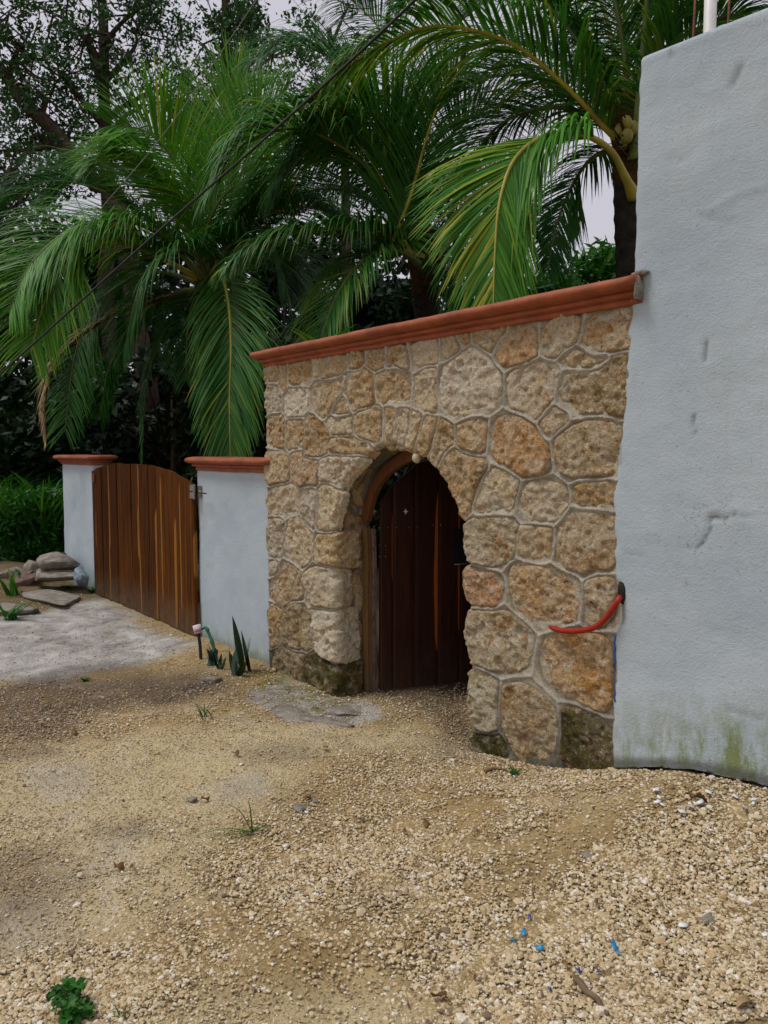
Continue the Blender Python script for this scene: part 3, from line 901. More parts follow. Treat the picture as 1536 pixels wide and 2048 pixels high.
# the stones
for k, ((tl, colr, fl, pts), pl) in enumerate(zip(STONES, polys)):
    quoin = fl in ('q', 'Q')
    moss = 0.95 if fl == 'Q' else (0.0 if fl == 'q' else fl)
    st2 = 0.0085
    lo, hi = pl.min(0) - 0.04, pl.max(0) + 0.04
    GROW = 0.036
    qd = 0.0
    if quoin:
        qd = 0.15 if fl == 'Q' else (0.105 + 0.03 * math.sin(k))
        pl = pl.copy()
        cx = JX
        # unroll the block round the corner: its right edge is pushed on into the doorway
        right = pl[:, 0] > cx - 0.035
        pl[right, 0] = cx + qd
        hi = pl.max(0) + 0.04
    sx = np.arange(lo[0], hi[0] + st2, st2)
    sz = np.arange(lo[1], hi[1] + st2, st2)
    SX, SZ = np.meshgrid(sx, sz)
    p2 = np.column_stack([SX.ravel(), SZ.ravel()])
    nn = np.column_stack([p2, np.full(len(p2), k * 3.7)])
    wv = np.column_stack([fbm(nn * 14, 3, 21) - 0.5, fbm(nn * 14, 3, 22) - 0.5]) * 0.028
    own = -poly_sd(p2 + wv * 0.6, pl)
    oth = np.full(len(p2), 9.0)
    for k2, pl2 in enumerate(polys):
        if k2 != k and (pl2.min(0) < hi + 0.12).all() and (pl2.max(0) > lo - 0.12).all():
            oth = np.minimum(oth, -poly_sd(p2 + wv * 0.6, pl2))
    dd = np.minimum(GROW - own + wv[:, 0] * 0.5, (oth - own) * 0.5 - 0.0075)
    r = 0.006 + 0.018 * fbm(nn * 9, 2, 33) ** 1.5
    proud = 0.005 + 0.013 * random.random() + (0.012 if quoin else 0)
    prof = np.sqrt(np.clip(1 - (1 - np.clip(dd / r, -1, 1).clip(0, 1)) ** 2, 0, 1))
    ang = random.random() * 6.28
    tilt = ((p2 - p2.mean(0)) @ np.array([math.cos(ang), math.sin(ang)])) * 0.06
    rough = (fbm(nn * 7, 4, 25, 0.6) - 0.5) * 0.050 + (fbm(nn * 42, 3, 26, 0.6) - 0.5) * 0.022 - np.abs(fbm(nn * 17, 3, 27) - 0.5) * 0.030 + 0.004
    pit = -0.012 * sstep(0.62, 0.75, fbm(nn * 26, 2, 28))
    hh = -0.02 + (proud + 0.02) * prof + (tilt + rough + pit) * prof
    hh = np.where(dd < 0, -0.02 + dd * 0.4, hh)
    if quoin:
        # roll the part beyond the corner into the doorway
        cr = 0.028
        u = p2[:, 0] - (cx - cr)
        X = np.where(u < 0, p2[:, 0], 0.0)
        Y = -hh.copy()
        a = np.clip(u / cr / 1.57, 0, 1) * 1.5708
        bx, by = cx - cr + np.sin(a) * cr, cr - np.cos(a) * cr
        ext = np.clip(u - cr * 1.57, 0, None)
        Xr = bx + np.sin(a) * hh
        Yr = by + ext - np.cos(a) * hh
        X = np.where(u < 0, p2[:, 0], Xr)
        Y = np.where(u < 0, -hh, Yr)
        V = np.column_stack([X, Y, p2[:, 1]])
    else:
        hh -= 0.02 * sstep(-0.012, 0.006, poly_sd(p2, OPEN))
        V = np.column_stack([p2[:, 0], -hh, p2[:, 1]])
        # keep edge stones inside the doorway outline
    nxs = len(sx)
    ii = (np.arange(len(sz) - 1)[:, None] * nxs + np.arange(nxs - 1)[None, :]).ravel()
    fs = np.column_stack([ii, ii + 1, ii + nxs + 1, ii + nxs])
    kp = (dd[fs] > -0.012).all(1)
    fs = fs[kp]
    used = np.unique(fs)
    rem = np.zeros(len(V), int)
    rem[used] = np.arange(len(used))
    j = 1 + 0.10 * (random.random() - 0.5)
    build('stone', V[used], rem[fs], M['stone'], wall, color=tuple(min(1, c_ * j * g_) for c_, g_ in zip(colr, (1.38, 1.36, 1.30))) + (moss,))

# stones set in the reveal behind the quoins (they face the doorway)
for k, (pts, colr, moss) in enumerate([
        ([(709, 1146), (725, 1150), (727, 1225), (708, 1225)], och_, 0), ([(704, 1237), (725, 1236), (727, 1296), (704, 1311)], (0.33, 0.2, 0.08), 0.1),
        ([(716, 1008), (729, 1006), (727, 1026), (718, 1032)], och_, 0), ([(720, 1118), (727, 1118), (727, 1135), (718, 1135)], tan, 0),
        ([(706, 1330), (726, 1322), (727, 1372), (706, 1372)], (0.2, 0.17, 0.1), 0.6)]):
    pl = smooth_closed(np.array([[onX(x, y, JX)[1], onX(x, y, JX)[2]] for x, y in pts]), 1)
    lo, hi = pl.min(0) - 0.012, pl.max(0) + 0.012
    sy, sz = np.arange(lo[0], hi[0], 0.008), np.arange(lo[1], hi[1], 0.008)
    SY, SZ = np.meshgrid(sy, sz)
    p2 = np.column_stack([SY.ravel(), SZ.ravel()])
    nn = np.column_stack([p2, np.full(len(p2), 50 + k)])
    dd = poly_sd(p2 + (np.column_stack([fbm(nn * 14, 3, 21), fbm(nn * 14, 3, 22)]) - 0.5) * 0.02, pl)
    hh = -0.02 + 0.035 * np.sqrt(np.clip(1 - (1 - np.clip(dd / 0.02, 0, 1)) ** 2, 0, 1)) + (fbm(nn * 14, 4, 25) - 0.5) * 0.03
    V = np.column_stack([JX + hh, p2])
    n_ = len(sy)
    ii = (np.arange(len(sz) - 1)[:, None] * n_ + np.arange(n_ - 1)[None, :]).ravel()
    fs = np.column_stack([ii, ii + 1, ii + n_ + 1, ii + n_])
    fs = fs[(dd[fs] > -0.008).all(1)]
    if len(fs):
        used = np.unique(fs)
        rem = np.zeros(len(V), int)
        rem[used] = np.arange(len(used))
        build('stone', V[used], rem[fs], M['stone'], wall, color=colr + (moss,))

PROFILE = [(-0.01, 0.0), (0.010, 0.0), (0.014, 0.003), (0.014, 0.024), (0.010, 0.027), (0.012, 0.030), (0.034, 0.032), (0.038, 0.036), (0.038, 0.050),
           (0.030, 0.053), (0.030, 0.057), (0.060, 0.060), (0.076, 0.066), (0.085, 0.077), (0.086, 0.090), (0.080, 0.103), (0.066, 0.111), (0.03, 0.117)]


def coping(name, x0, x1, y0, y1, z, parent, seed, cut_right=False, wav=0.004, sc=1.0):
    """moulded coping swept round a rectangular plan"""
    V, Fc = [], []
    nx = max(4, int((x1 - x0) / 0.05))
    ny = max(3, int((y1 - y0) / 0.06))
    loops = []
    for o, hgt_ in PROFILE:
        o *= sc; hgt_ *= sc
        xr = x1 + (0.0 if cut_right else o)
        pts = [(x, y0 - o) for x in np.linspace(x0 - o, xr, nx)]
        pts += [(xr, y) for y in np.linspace(y0 - o, y1 + o, ny)[1:]]
        pts += [(x, y1 + o) for x in np.linspace(xr, x0 - o, nx)[1:]]
        pts += [(x0 - o, y) for y in np.linspace(y1 + o, y0 - o, ny)[1:-1]]
        loops.append(np.array([(a, b, z + hgt_) for a, b in pts]))
    n = len(loops[0])
    A = np.vstack(loops)
    A += (np.column_stack([fbm(A * 7, 2, seed + q) for q in range(3)]) - 0.5) * wav * 2
    A += (np.column_stack([fbm(A * 45, 2, seed + 9 + q) for q in range(3)]) - 0.5) * wav
    for k in range(len(loops) - 1):
        for j in range(n):
            Fc.append((k * n + j, k * n + (j + 1) % n, (k + 1) * n + (j + 1) % n, (k + 1) * n + j))
    Fc.append(tuple((len(loops) - 1) * n + j for j in range(n)))
    Fc.append(tuple(reversed(range(n))))
    o = build(name, A, Fc, M['coping_red'], parent)
    return o


coping('coping', SW_X0 + 0.035, -1.895, -0.012, 0.29, SW_TOP - 0.008, wall, 40, cut_right=True)


def lump(name, mat, c, r, seed, parent=None, sub=3, amp=0.35, freq=1.6, color=None, loc=None, flat=0.0):
    V, Fc = ico(sub)
    n = fbm(V * freq + seed * 5.1, 4, seed)
    V = V * (1 + amp * (n - 0.5) * 2)[:, None]
    if flat:
        V = np.sign(V) * np.abs(V) ** (1 - flat)
    return build(name, V * np.asarray(r) + np.asarray(c), Fc, mat, parent, color=color, loc=loc)


lump('broken_mortar', M['cement'], (-1.893, -0.052, 2.335), (0.010, 0.035, 0.05), 3, wall, 3, 0.7)
lump('broken_mortar', M['cement'], (-1.902, -0.03, 2.402), (0.035, 0.035, 0.012), 5, wall, 3, 0.6)

# ------------------------------------------------------------------ tall white plaster wall
pw = root('plaster_wall', (0.2, 0.12, 0.0), 'tall whitewashed plaster wall with green algae at its foot', 'wall')
WT0, WT1 = 3.31, 3.28
PX1 = 3.2
us = np.concatenate([np.arange(0, 1.2, 0.016), np.arange(1.2, 5.2, 0.06)])
vs = np.arange(0, 1.0001, 1 / 210)
US, VS = np.meshgrid(us, vs)
U_, V_ = US.ravel(), VS.ravel()
zz = -0.05 + V_ * (WT0 + 0.05)
xe = edge_x(zz)
jag = (fbm(np.column_stack([zz * 16, zz * 0, zz * 0]), 3, 61) - 0.5) * 0.035
jag = jag * np.where(zz > 2.4, 0.3, 1.0)
xx = xe + U_ + jag * np.exp(-U_ / 0.03)
top = WT0 + (WT1 - WT0) * np.clip(U_ / 0.6, 0, 1)
zz = -0.05 + V_ * (top + 0.05)
gzz = terrain(xx, xx * 0 - 0.03)
# ragged lower edge hanging a little above the ground
lower = gzz + 0.016 + (fbm(np.column_stack([xx * 9, xx * 0, xx * 0]), 3, 63) - 0.5) * 0.022 + 0.03 * sstep(-1.95, -1.4, xx) * 0
zz = np.maximum(zz, np.minimum(lower, top))
q3 = np.column_stack([xx, zz, zz * 0])
face = 0.020 + (fbm(q3 * 1.6, 3, 64) - 0.5) * 0.026 + (fbm(q3 * np.array([4, 9, 1]), 3, 65) - 0.5) * 0.007 + (fbm(q3 * 30, 3, 66) - 0.5) * 0.0025
face -= 0.02 * np.exp(-U_ / 0.012)
face -= 0.05 * sstep(0.02, 0.0, top - zz)
dirt = np.zeros(len(xx))


def crack(pts, wd, dep, dk=0.6):
    global face, dirt
    pp = np.array([[onY(a, b, -0.02)[0], onY(a, b, -0.02)[2]] for a, b in pts])
    pc = np.column_stack([xx, zz]) + (np.column_stack([fbm(q3 * 40, 2, 67), fbm(q3 * 40, 2, 68)]) - 0.5) * 0.012
    d = np.full(len(xx), 9.0)
    for a, b in zip(pp[:-1], pp[1:]):
        e_ = b - a
        v = pc - a
        tt = np.clip((v @ e_) / (e_ @ e_), 0, 1)
        d = np.minimum(d, np.hypot(*(v - tt[:, None] * e_).T))
    g = np.exp(-(d / wd) ** 2)
    face -= dep * g
    dirt = np.maximum(dirt, dk * g)


crack([(1418, 1040), (1424, 1033), (1434, 1030), (1442, 1037), (1450, 1036)], 0.008, 0.010, 0.75)
crack([(1418, 1036), (1418, 1062), (1408, 1082), (1396, 1092)], 0.007, 0.008, 0.7)
crack([(1462, 1030), (1470, 1028)], 0.007, 0.006, 0.6)
crack([(1480, 1032), (1536, 1028)], 0.005, 0.004, 0.25)
crack([(1413, 682), (1409, 722)], 0.007, 0.008, 0.55)
crack([(1387, 828), (1389, 866)], 0.006, 0.007, 0.55)
crack([(1482, 132), (1474, 150), (1464, 168)], 0.012, 0.008, 0.45)
crack([(1341, 102), (1344, 110)], 0.010, 0.008, 0.55)
crack([(1248, 1106), (1290, 1108)], 0.005, 0.004, 0.2)
crack([(1360, 320), (1376, 312)], 0.006, 0.005, 0.3)
crack([(1420, 420), (1480, 385), (1536, 372)], 0.010, -0.004, 0.05)
crack([(1400, 430), (1470, 450)], 0.008, 0.004, 0.1)
crack([(1460, 1420), (1490, 1430), (1520, 1440)], 0.012, 0.004, 0.25)
crack([(1238, 870), (1240, 930)], 0.012, 0.008, 0.4)
crack([(1234, 1175), (1240, 1240)], 0.018, 0.02, 0.9)
crack([(1228, 1290), (1229, 1395)], 0.006, 0.004, 0.3)
algae = sstep(0.44, 0.02, zz - gzz) * (0.7 + 0.8 * sstep(-2.0, -1.4, xx)) * 0.95
dirt = np.maximum(dirt, 0.75 * sstep(0.075, 0.04, zz - gzz))
nU = len(us)
ii = (np.arange(len(vs) - 1)[:, None] * nU + np.arange(nU - 1)[None, :]).ravel()
fs = np.column_stack([ii, ii + 1, ii + nU + 1, ii + nU])
build('plaster_face', np.column_stack([xx, -face, zz]), fs, M['plaster'], pw, {'algae': algae, 'dirt': np.clip(dirt, 0, 1)})
mb = MB()
mb.box((-1.90, 0.030, 0.30), (PX1, 0.20, 3.262))
mb.build('wall_core', M['cement'], pw, smooth=False)
mb = MB()
mb.box((-1.98, 0.026, -0.3), (PX1, 0.22, 0.52))
mb.build('footing', M['footing_dark'], pw, smooth=False)
mb = MB()
mb.tube([onY(1229.5, y, -0.012) + np.array([0.004 * math.sin(y), 0, 0]) for y in range(1268, 1412, 9)], [0.003 + 0.002 * math.sin(y * 0.5) for y in range(16)], 5)
mb.build('blue_paint_streak', M['blue_paint'], pw)

# pole and rods behind the top of the plaster wall
b = P(1420, 40, 4.6)
mb = MB()
mb.tube([(b[0], b[1], 2.6), (b[0], b[1], 4.9)], 0.036, 16)
o = mb.build('white_pole', M['pole_white'], loc=(b[0], b[1], 2.6))
tag(o, 'white round pole rising behind the top of the plaster wall', 'pole')
for x_, lb in ((1381, 'thin rusty rod left of the white pole above the plaster wall'), (1449, 'thin rusty rod right of the white pole above the plaster wall')):
    b = P(x_, 40, 4.3)
    mb = MB()
    mb.tube([(b[0], b[1], 2.9), (b[0] + 0.01, b[1], 3.6), (b[0] + 0.03, b[1], 4.4)], 0.006, 8)
    o = mb.build('rusty_rod', M['rust'], loc=(b[0], b[1], 2.9))
    tag(o, lb, 'rod', 'rods behind the plaster wall')

# ------------------------------------------------------------------ low white walls and gate


def low_wall(name, x0, x1, y0, y1, z1, label, seed, foot=0.0):
    r_ = root(name, ((x0 + x1) / 2, (y0 + y1) / 2, 0.0), label, 'wall')
    V, Fc, al = [], [], []
    n1, n2, n3 = int((x1 - x0) / 0.03), int((y1 - y0) / 0.03), int((z1 + 0.15) / 0.03)
    ring = [(x, y0) for x in np.linspace(x0, x1, n1)] + [(x1, y) for y in np.linspace(y0, y1, n2)[1:]] + \
           [(x, y1) for x in np.linspace(x1, x0, n1)[1:]] + [(x0, y) for y in np.linspace(y1, y0, n2)[1:-1]]
    ring = np.array(ring)
    m = len(ring)
    zs = np.linspace(-0.15, z1, n3)
    A = np.vstack([np.column_stack([ring, np.full(m, z)]) for z in zs])
    c = np.array([(x0 + x1) / 2, (y0 + y1) / 2, 0])
    dd = (fbm(A * 2.2, 3, seed) - 0.5) * 0.02 + (fbm(A * 14, 3, seed + 3) - 0.5) * 0.006
    nrm = np.column_stack([np.sign(A[:, 0] - c[0]) * (np.abs(np.abs(A[:, 0] - c[0]) - (x1 - x0) / 2) < 1e-6),
                           np.sign(A[:, 1] - c[1]) * (np.abs(np.abs(A[:, 1] - c[1]) - (y1 - y0) / 2) < 1e-6), A[:, 2] * 0])
    A = A + nrm * dd[:, None]
    for k in range(len(zs) - 1):
        for j in range(m):
            Fc.append((k * m + j, k * m + (j + 1) % m, (k + 1) * m + (j + 1) % m, (k + 1) * m + j))
    Fc.append(tuple((len(zs) - 1) * m + j for j in range(m)))
    alg = sstep(0.20 + foot, 0.02, A[:, 2]) * 0.7
    dr = sstep(0.10, 0.0, A[:, 2]) * 0.5
    build('plaster_body', A, Fc, M['plaster'], r_, {'algae': alg, 'dirt': dr})
    coping('coping', x0, x1, y0, y1, z1 - 0.006, r_, seed + 20)
    return r_


low_wall('low_wall', -6.33, -5.10, 0.035, 0.27, 1.50, 'low white plastered wall with red coping between wooden gate and stone wall', 70)
low_wall('gate_pillar', -10.24, -9.06, 0.02, 0.20, 1.51, 'white plastered pillar with red cap on the far side of wooden gate', 80, 0.15)

gate = root('wooden_gate', (-7.7, 0.02, 0.0), 'arched varnished plank gate hung between two white walls', 'gate')
gx0, gx1 = -9.05, -6.335
TOPG = np.array([(185, 943), (198, 935), (230, 927), (262, 927), (300, 930), (340, 943), (372, 960), (388, 971)], float)
tg = np.array([[onY(a, b, 0.0)[0], onY(a, b, 0.0)[2]] for a, b in TOPG])
seams = [gx0]
rel = [0.55, 0.9, 1.0, 1.15, 0.75, 1.1, 0.9, 1.2, 0.85, 1.0, 1.05, 0.8, 0.95]
for r_ in rel:
    seams.append(seams[-1] + r_)
seams = gx0 + (np.array(seams) - gx0) * (gx1 - gx0) / (seams[-1] - gx0)


def plank(name, mat, parent, a, b, zb, ztop, fr, thick, sap, seed, dust=0.0, ncol=7, to=None):
    """board from a to b along u, with its own shaped top; to(u, d, z) -> world"""
    us_ = np.linspace(a + 0.002, b - 0.002, ncol)
    V, Fc, sa, du = [], [], [], []
    nz = 24
    w_ = b - a
    for side, dpt in ((0, 0.0), (1, thick)):
        for i_, u in enumerate(us_):
            zt = ztop(u)
            for q in range(nz):
                f = q / (nz - 1)
                z = zb(u) + (zt - zb(u)) * f
                edge = 0.004 if i_ in (0, ncol - 1) else 0.0
                d_ = fr + dpt + (edge if side == 0 else 0)
                V.append(to(u, d_ + 0.003 * math.sin(seed * 3 + f * 2.2), z))
                rel_ = (u - a) / w_
                s_ = 0.0
                for (pos, wid, lo_, hi_) in sap:
                    vert = min(1, max(0, (f - lo_) / 0.18)) * min(1, max(0, (hi_ - f) / 0.25))
                    s_ = max(s_, (1 - min(1, abs(rel_ - pos) / wid)) * vert)
                sa.append(s_ * 1.25)
                du.append(dust * max(0, 1 - f / 0.22))
    N = ncol * nz
    for i_ in range(ncol - 1):
        for q in range(nz - 1):
            k0 = i_ * nz + q
            Fc.append((k0, k0 + nz, k0 + nz + 1, k0 + 1))
            Fc.append((N + k0, N + k0 + 1, N + k0 + nz + 1, N + k0 + nz))
        Fc.append((i_ * nz + nz - 1, (i_ + 1) * nz + nz - 1, N + (i_ + 1) * nz + nz - 1, N + i_ * nz + nz - 1))
        Fc.append((i_ * nz, N + i_ * nz, N + (i_ + 1) * nz, (i_ + 1) * nz))
    for q in range(nz - 1):
        Fc.append((q, q + 1, N + q + 1, N + q))
        k0 = (ncol - 1) * nz + q
        Fc.append((k0, N + k0, N + k0 + 1, k0 + 1))
    return build(name, V, Fc, mat, parent, {'sap': sa, 'dust': du}, smooth=False)


for k in range(len(seams) - 1):
    sap = []
    if k in (0, 2, 3, 6, 7, 8, 10, 12):
        sap.append(((0.06 if k % 2 else 0.94), 0.20 + 0.14 * random.random(), -0.2 if k % 3 else 0.25, 1.2 if k % 2 else 0.9))
    if k in (9, 11):
        sap.append((0.5, 0.12, 0.0, 1.1))
    jit = random.uniform(-0.006, 0.006)
    plank('plank', M['gate_wood'], gate, seams[k], seams[k + 1], lambda u: 0.015 + tz(u, 0.0) * 0.5 + jit * 0.3,
          lambda u: float(np.interp(u, tg[:, 0], tg[:, 1])) + jit, -0.012 + random.uniform(0, 0.009), 0.032, sap, k, 0.8,
          to=lambda u, d, z: (u, d, z))
mb = MB()
for z in (0.35, 1.15):
    mb.box((gx0 + 0.06, 0.045, z - 0.05), (gx1 - 0.06, 0.085, z + 0.05))
build('rail', mb.v, mb.f, M['gate_wood'], gate, {'sap': np.zeros(len(mb.v)), 'dust': np.zeros(len(mb.v))}, smooth=False)
for (hx, hz) in ((onY(388, 976, -0.02), 0), (onY(388, 991, -0.02), 0)):
    mb = MB()
    c = hx
    mb.box((c[0] - 0.075, -0.026, c[2] - 0.026), (c[0] + 0.0, -0.018, c[2] + 0.026))
    mb.tube([(c[0] + 0.008, -0.024, c[2] - 0.032), (c[0] + 0.008, -0.024, c[2] + 0.032)], 0.011, 10)
    mb.box((c[0] + 0.016, 0.005, c[2] - 0.02), (c[0] + 0.05, 0.028, c[2] + 0.02))
    mb.build('hinge', M['steel'], gate, smooth=False)
c = onY(402, 986, -0.02)
mb = MB()
mb.tube([(c[0] - 0.05, -0.015, c[2]), (c[0] + 0.10, -0.02, c[2])], 0.006, 6)
mb.build('latch_pin', M['black_iron'], gate)
c = onY(186, 955, -0.02)
mb = MB()
mb.box((c[0] - 0.02, -0.03, c[2] - 0.05), (c[0] + 0.06, -0.018, c[2] + 0.05))
mb.build('hinge', M['rust'], gate, smooth=False)

# little wire fitting on the far pillar
c = onY(190, 890, 0.12)
mb = MB()
for dx in (-0.09, 0.09):
    mb.tube([(c[0] + dx, 0.12, 1.60), (c[0] + dx, 0.12, 1.69)], 0.008, 6)
mb.tube([(c[0] - 0.09, 0.12, 1.65), (c[0] + 0.09, 0.12, 1.65)], 0.008, 6)
o = mb.build('iron_bracket', M['pipe_dark'], loc=(c[0], 0.12, 1.61))
tag(o, 'small iron bracket standing on the far pillar cap', 'bracket')

# ------------------------------------------------------------------ arched door and its frame
fr_ = root('door_frame', (-4.1, 0.2, 0.0), 'weathered wooden door frame curving up inside the stone archway', 'door frame')


def ring_piece(name, s0, s1, inset0, inset1, y0, y1, mat):
    m = (S >= s0) & (S <= s1)
    idx = np.nonzero(m)[0][::3]
    bx, bz = ox_[idx], oz_[idx]
    # smooth the outline so that the timber runs clean
    ker = np.ones(9) / 9
    bxs = np.convolve(np.pad(bx, 4, 'edge'), ker, 'valid'); bzs = np.convolve(np.pad(bz, 4, 'edge'), ker, 'valid')
    nrm = np.column_stack([np.gradient(bzs), -np.gradient(bxs)])
    nrm /= np.linalg.norm(nrm, axis=1)[:, None]
    V, Fc = [], []
    for i_ in range(len(idx)):
        o_ = np.array([bxs[i_], bzs[i_]])
        a = o_ + nrm[i_] * inset0
        b_ = o_ + nrm[i_] * inset1
        for (pt, yy) in ((a, y0), (b_, y0), (b_, y1), (a, y1)):
            V.append((pt[0], yy, pt[1]))
    n_ = len(idx)
    for i_ in range(n_ - 1):
        for j in range(4):
            Fc.append((i_ * 4 + j, i_ * 4 + (j + 1) % 4, (i_ + 1) * 4 + (j + 1) % 4, (i_ + 1) * 4 + j))
    Fc.append((3, 2, 1, 0)); Fc.append(((n_ - 1) * 4, (n_ - 1) * 4 + 1, (n_ - 1) * 4 + 2, (n_ - 1) * 4 + 3))
    v = np.array(V)
    return build(name, v, Fc, mat, fr_, {'sap': np.zeros(len(v)), 'dust': sstep(0.35, 0.0, v[:, 2]) * 0.8}, smooth=False)


apex_i = int(np.argmax(oz_))
s_apex = S[apex_i]
s_spring = float(S[np.argmin(np.abs(oz_[:apex_i] - 1.17))])
ring_piece('jamb', 0.22, s_spring, 0.012, 0.078, 0.205, 0.240, M['frame_wood'])
ring_piece('arch_timber', s_spring + 0.004, s_apex + 0.10, 0.012, 0.082, 0.200, 0.240, M['frame_wood_red'])
ring_piece('stop', 0.22, s_spring, 0.02, 0.092, 0.243, 0.268, M['rubble_red'])

door = root('plank_door', (-4.05, 0.27, 0.0), 'dark plank door with orange streaks standing ajar inside the archway', 'door')
hng = np.array([-4.045, 0.275])
DA = math.radians(69)
ddir = np.array([math.cos(DA), math.sin(DA)])
dnrm = np.array([ddir[1], -ddir[0]])


def door_uz(px, py):
    r = ray(px, py)
    t_ = ((hng - _C[:2]) @ dnrm) / (r[:2] @ dnrm)
    p = _C + r * t_
    return (p[:2] - hng) @ ddir, p[2]


DT = np.array([door_uz(*q) for q in ((753, 1026), (760, 1008), (777, 980), (793, 964), (815, 945), (837, 926))])
mid_u = 0.56
DT = np.vstack([DT, [mid_u, max(DT[-1, 1] + 0.03, 1.64)]])
DT = DT[np.argsort(DT[:, 0])]
mirror = DT[:-1][::-1].copy()
mirror[:, 0] = 2 * mid_u - mirror[:, 0]
DT = np.vstack([DT, mirror])
su = [0.0] + [door_uz(x, 1150)[0] for x in (786, 829, 877, 920)]
while su[-1] < 2 * mid_u - 0.15:
    su.append(su[-1] + 0.17)
su[-1] = 2 * mid_u
saps = {0: [(1.0, 0.22, 0.40, 1.05)], 2: [(1.0, 0.34, 0.05, 1.0)], 3: [(1.0, 0.20, 0.10, 0.95)]}
for k in range(len(su) - 1):
    plank('plank', M['door_wood'], door, su[k], su[k + 1], lambda u: 0.02,
          lambda u: float(np.interp(u, DT[:, 0], DT[:, 1])), random.uniform(0, 0.004), 0.035, saps.get(k, []), k + 40, 0.25,
          to=lambda u, d, z: (hng[0] + ddir[0] * u - dnrm[0] * d, hng[1] + ddir[1] * u - dnrm[1] * d, z), ncol=9)


def on_door(u, z, out=0.006):
    return np.array([hng[0] + ddir[0] * u + dnrm[0] * out, hng[1] + ddir[1] * u + dnrm[1] * out, z])


u0, z0 = door_uz(811, 1023)
V = [on_door(u0, z0)]
for j in range(8):
    rr = 0.020 if j % 2 == 0 else 0.007
    V.append(on_door(u0 + rr * math.cos(j * math.pi / 4), z0 + rr * math.sin(j * math.pi / 4)))
for q in list(V):
    V.append(q - np.append(dnrm, 0) * 0.008)
Fc = [(0, 1 + j, 1 + (j + 1) % 8) for j in range(8)] + [(1 + j, 10 + j, 10 + (j + 1) % 8, 1 + (j + 1) % 8) for j in range(8)]
build('white_star', V, Fc, M['cap_white'], door, smooth=False)  # small white star shape on the face of the planks
mb = MB()
ua, za = door_uz(904, 1058)
ub, zb_ = door_uz(940, 1124)
pts = [on_door(ua, za, 0.002), on_door(ub, za, 0.002), on_door(ub, zb_, 0.002), on_door(ua, zb_, 0.002),
       on_door(ua, za, 0.045), on_door(ub, za, 0.045), on_door(ub, zb_, 0.045), on_door(ua, zb_, 0.045)]
mb.add(pts, [(4, 5, 6, 7), (0, 4, 7, 3), (1, 2, 6, 5), (0, 1, 5, 4), (3, 7, 6, 2)])
lockb = mb.build('lock_box', M['black_iron'], door, smooth=False)
mb = MB()
mb.tube([on_door(ua, zb_ - 0.004, 0.047), on_door(ub, zb_ - 0.004, 0.047)], 0.004, 6)
mb.build('lock_edge', M['steel'], lockb)
for x, y in ((759, 1056), (776, 1055), (793, 1055), (818, 1055), (834, 1053), (866, 1050), (881, 1050), (759, 1091), (771, 1091), (759, 1113), (771, 1113)):
    u, z = door_uz(x, y)
    Vn, Fn = ico(1)
    build('nail', Vn * 0.0045 + on_door(u, z, 0.002), Fn, M['steel'], door)

# round pale knob at the tip of the arch
c = onY(834, 915, 0.02)
V, Fc = ico(3)
n = fbm(V * 2.2, 2, 4)
V = V * (0.95 + 0.1 * n)[:, None]
mb = MB()
mb.add(V * np.array([0.028, 0.028, 0.034]) + np.array([c[0], 0.018, c[2]]), Fc)
mb.tube([(c[0] + 0.004, 0.012, c[2] + 0.03), (c[0] + 0.002, 0.004, c[2] + 0.075)], [0.017, 0.015], 12)
o = mb.build('round_knob', M['pale_ball'], loc=(c[0], 0.018, c[2]))
tag(o, 'round pale knob hanging at the peak of the stone arch', 'knob')

# red hose let into the wall
hp = [onY(x, y, Y) for x, y, Y in ((1250, 1182, 0.05), (1239, 1196, -0.035), (1229, 1212, -0.052), (1212, 1236, -0.06), (1192, 1253, -0.062), (1165, 1261, -0.06), (1130, 1262, -0.058), (1108, 1257, -0.05), (1100, 1254, -0.03))]
hs = spline(hp, 40)
mb = MB()
mb.tube(hs, np.concatenate([np.full(33, 0.0135), np.linspace(0.0135, 0.009, 7)]), 12)
o = mb.build('red_hose', M['rubber_red'], loc=hp[4])
tag(o, 'short red hose stub curving across the stones beside the plaster wall', 'hose')
c = onY(1241, 1185, -0.03)
lump('hose_hole_rim', M['footing_dark'], (c[0], -0.018, c[2]), (0.022, 0.016, 0.05), 8, pw)

# ------------------------------------------------------------------ unseen slab and walls added behind the wall to shade the door
pr = root('door_shade_blocker', (-2.9, 1.9, 0.0), 'unseen slab and walls added behind the stone wall to keep the door dark', 'light blocker')
mb = MB()
mb.box((-4.02, 0.30, 2.06), (-1.3, 3.0, 2.18))
mb.build('blocker_slab', M['cement'], pr, smooth=False)
mb = MB()
mb.box((-2.6, 0.30, -0.1), (-2.45, 3.0, 2.06))
mb.build('blocker_side', M['cement'], pr, smooth=False)
mb = MB()
mb.box((-3.75, 2.85, -0.1), (-2.6, 3.0, 2.06))
mb.build('blocker_back', M['cement'], pr, smooth=False)

# ------------------------------------------------------------------ coconut palms


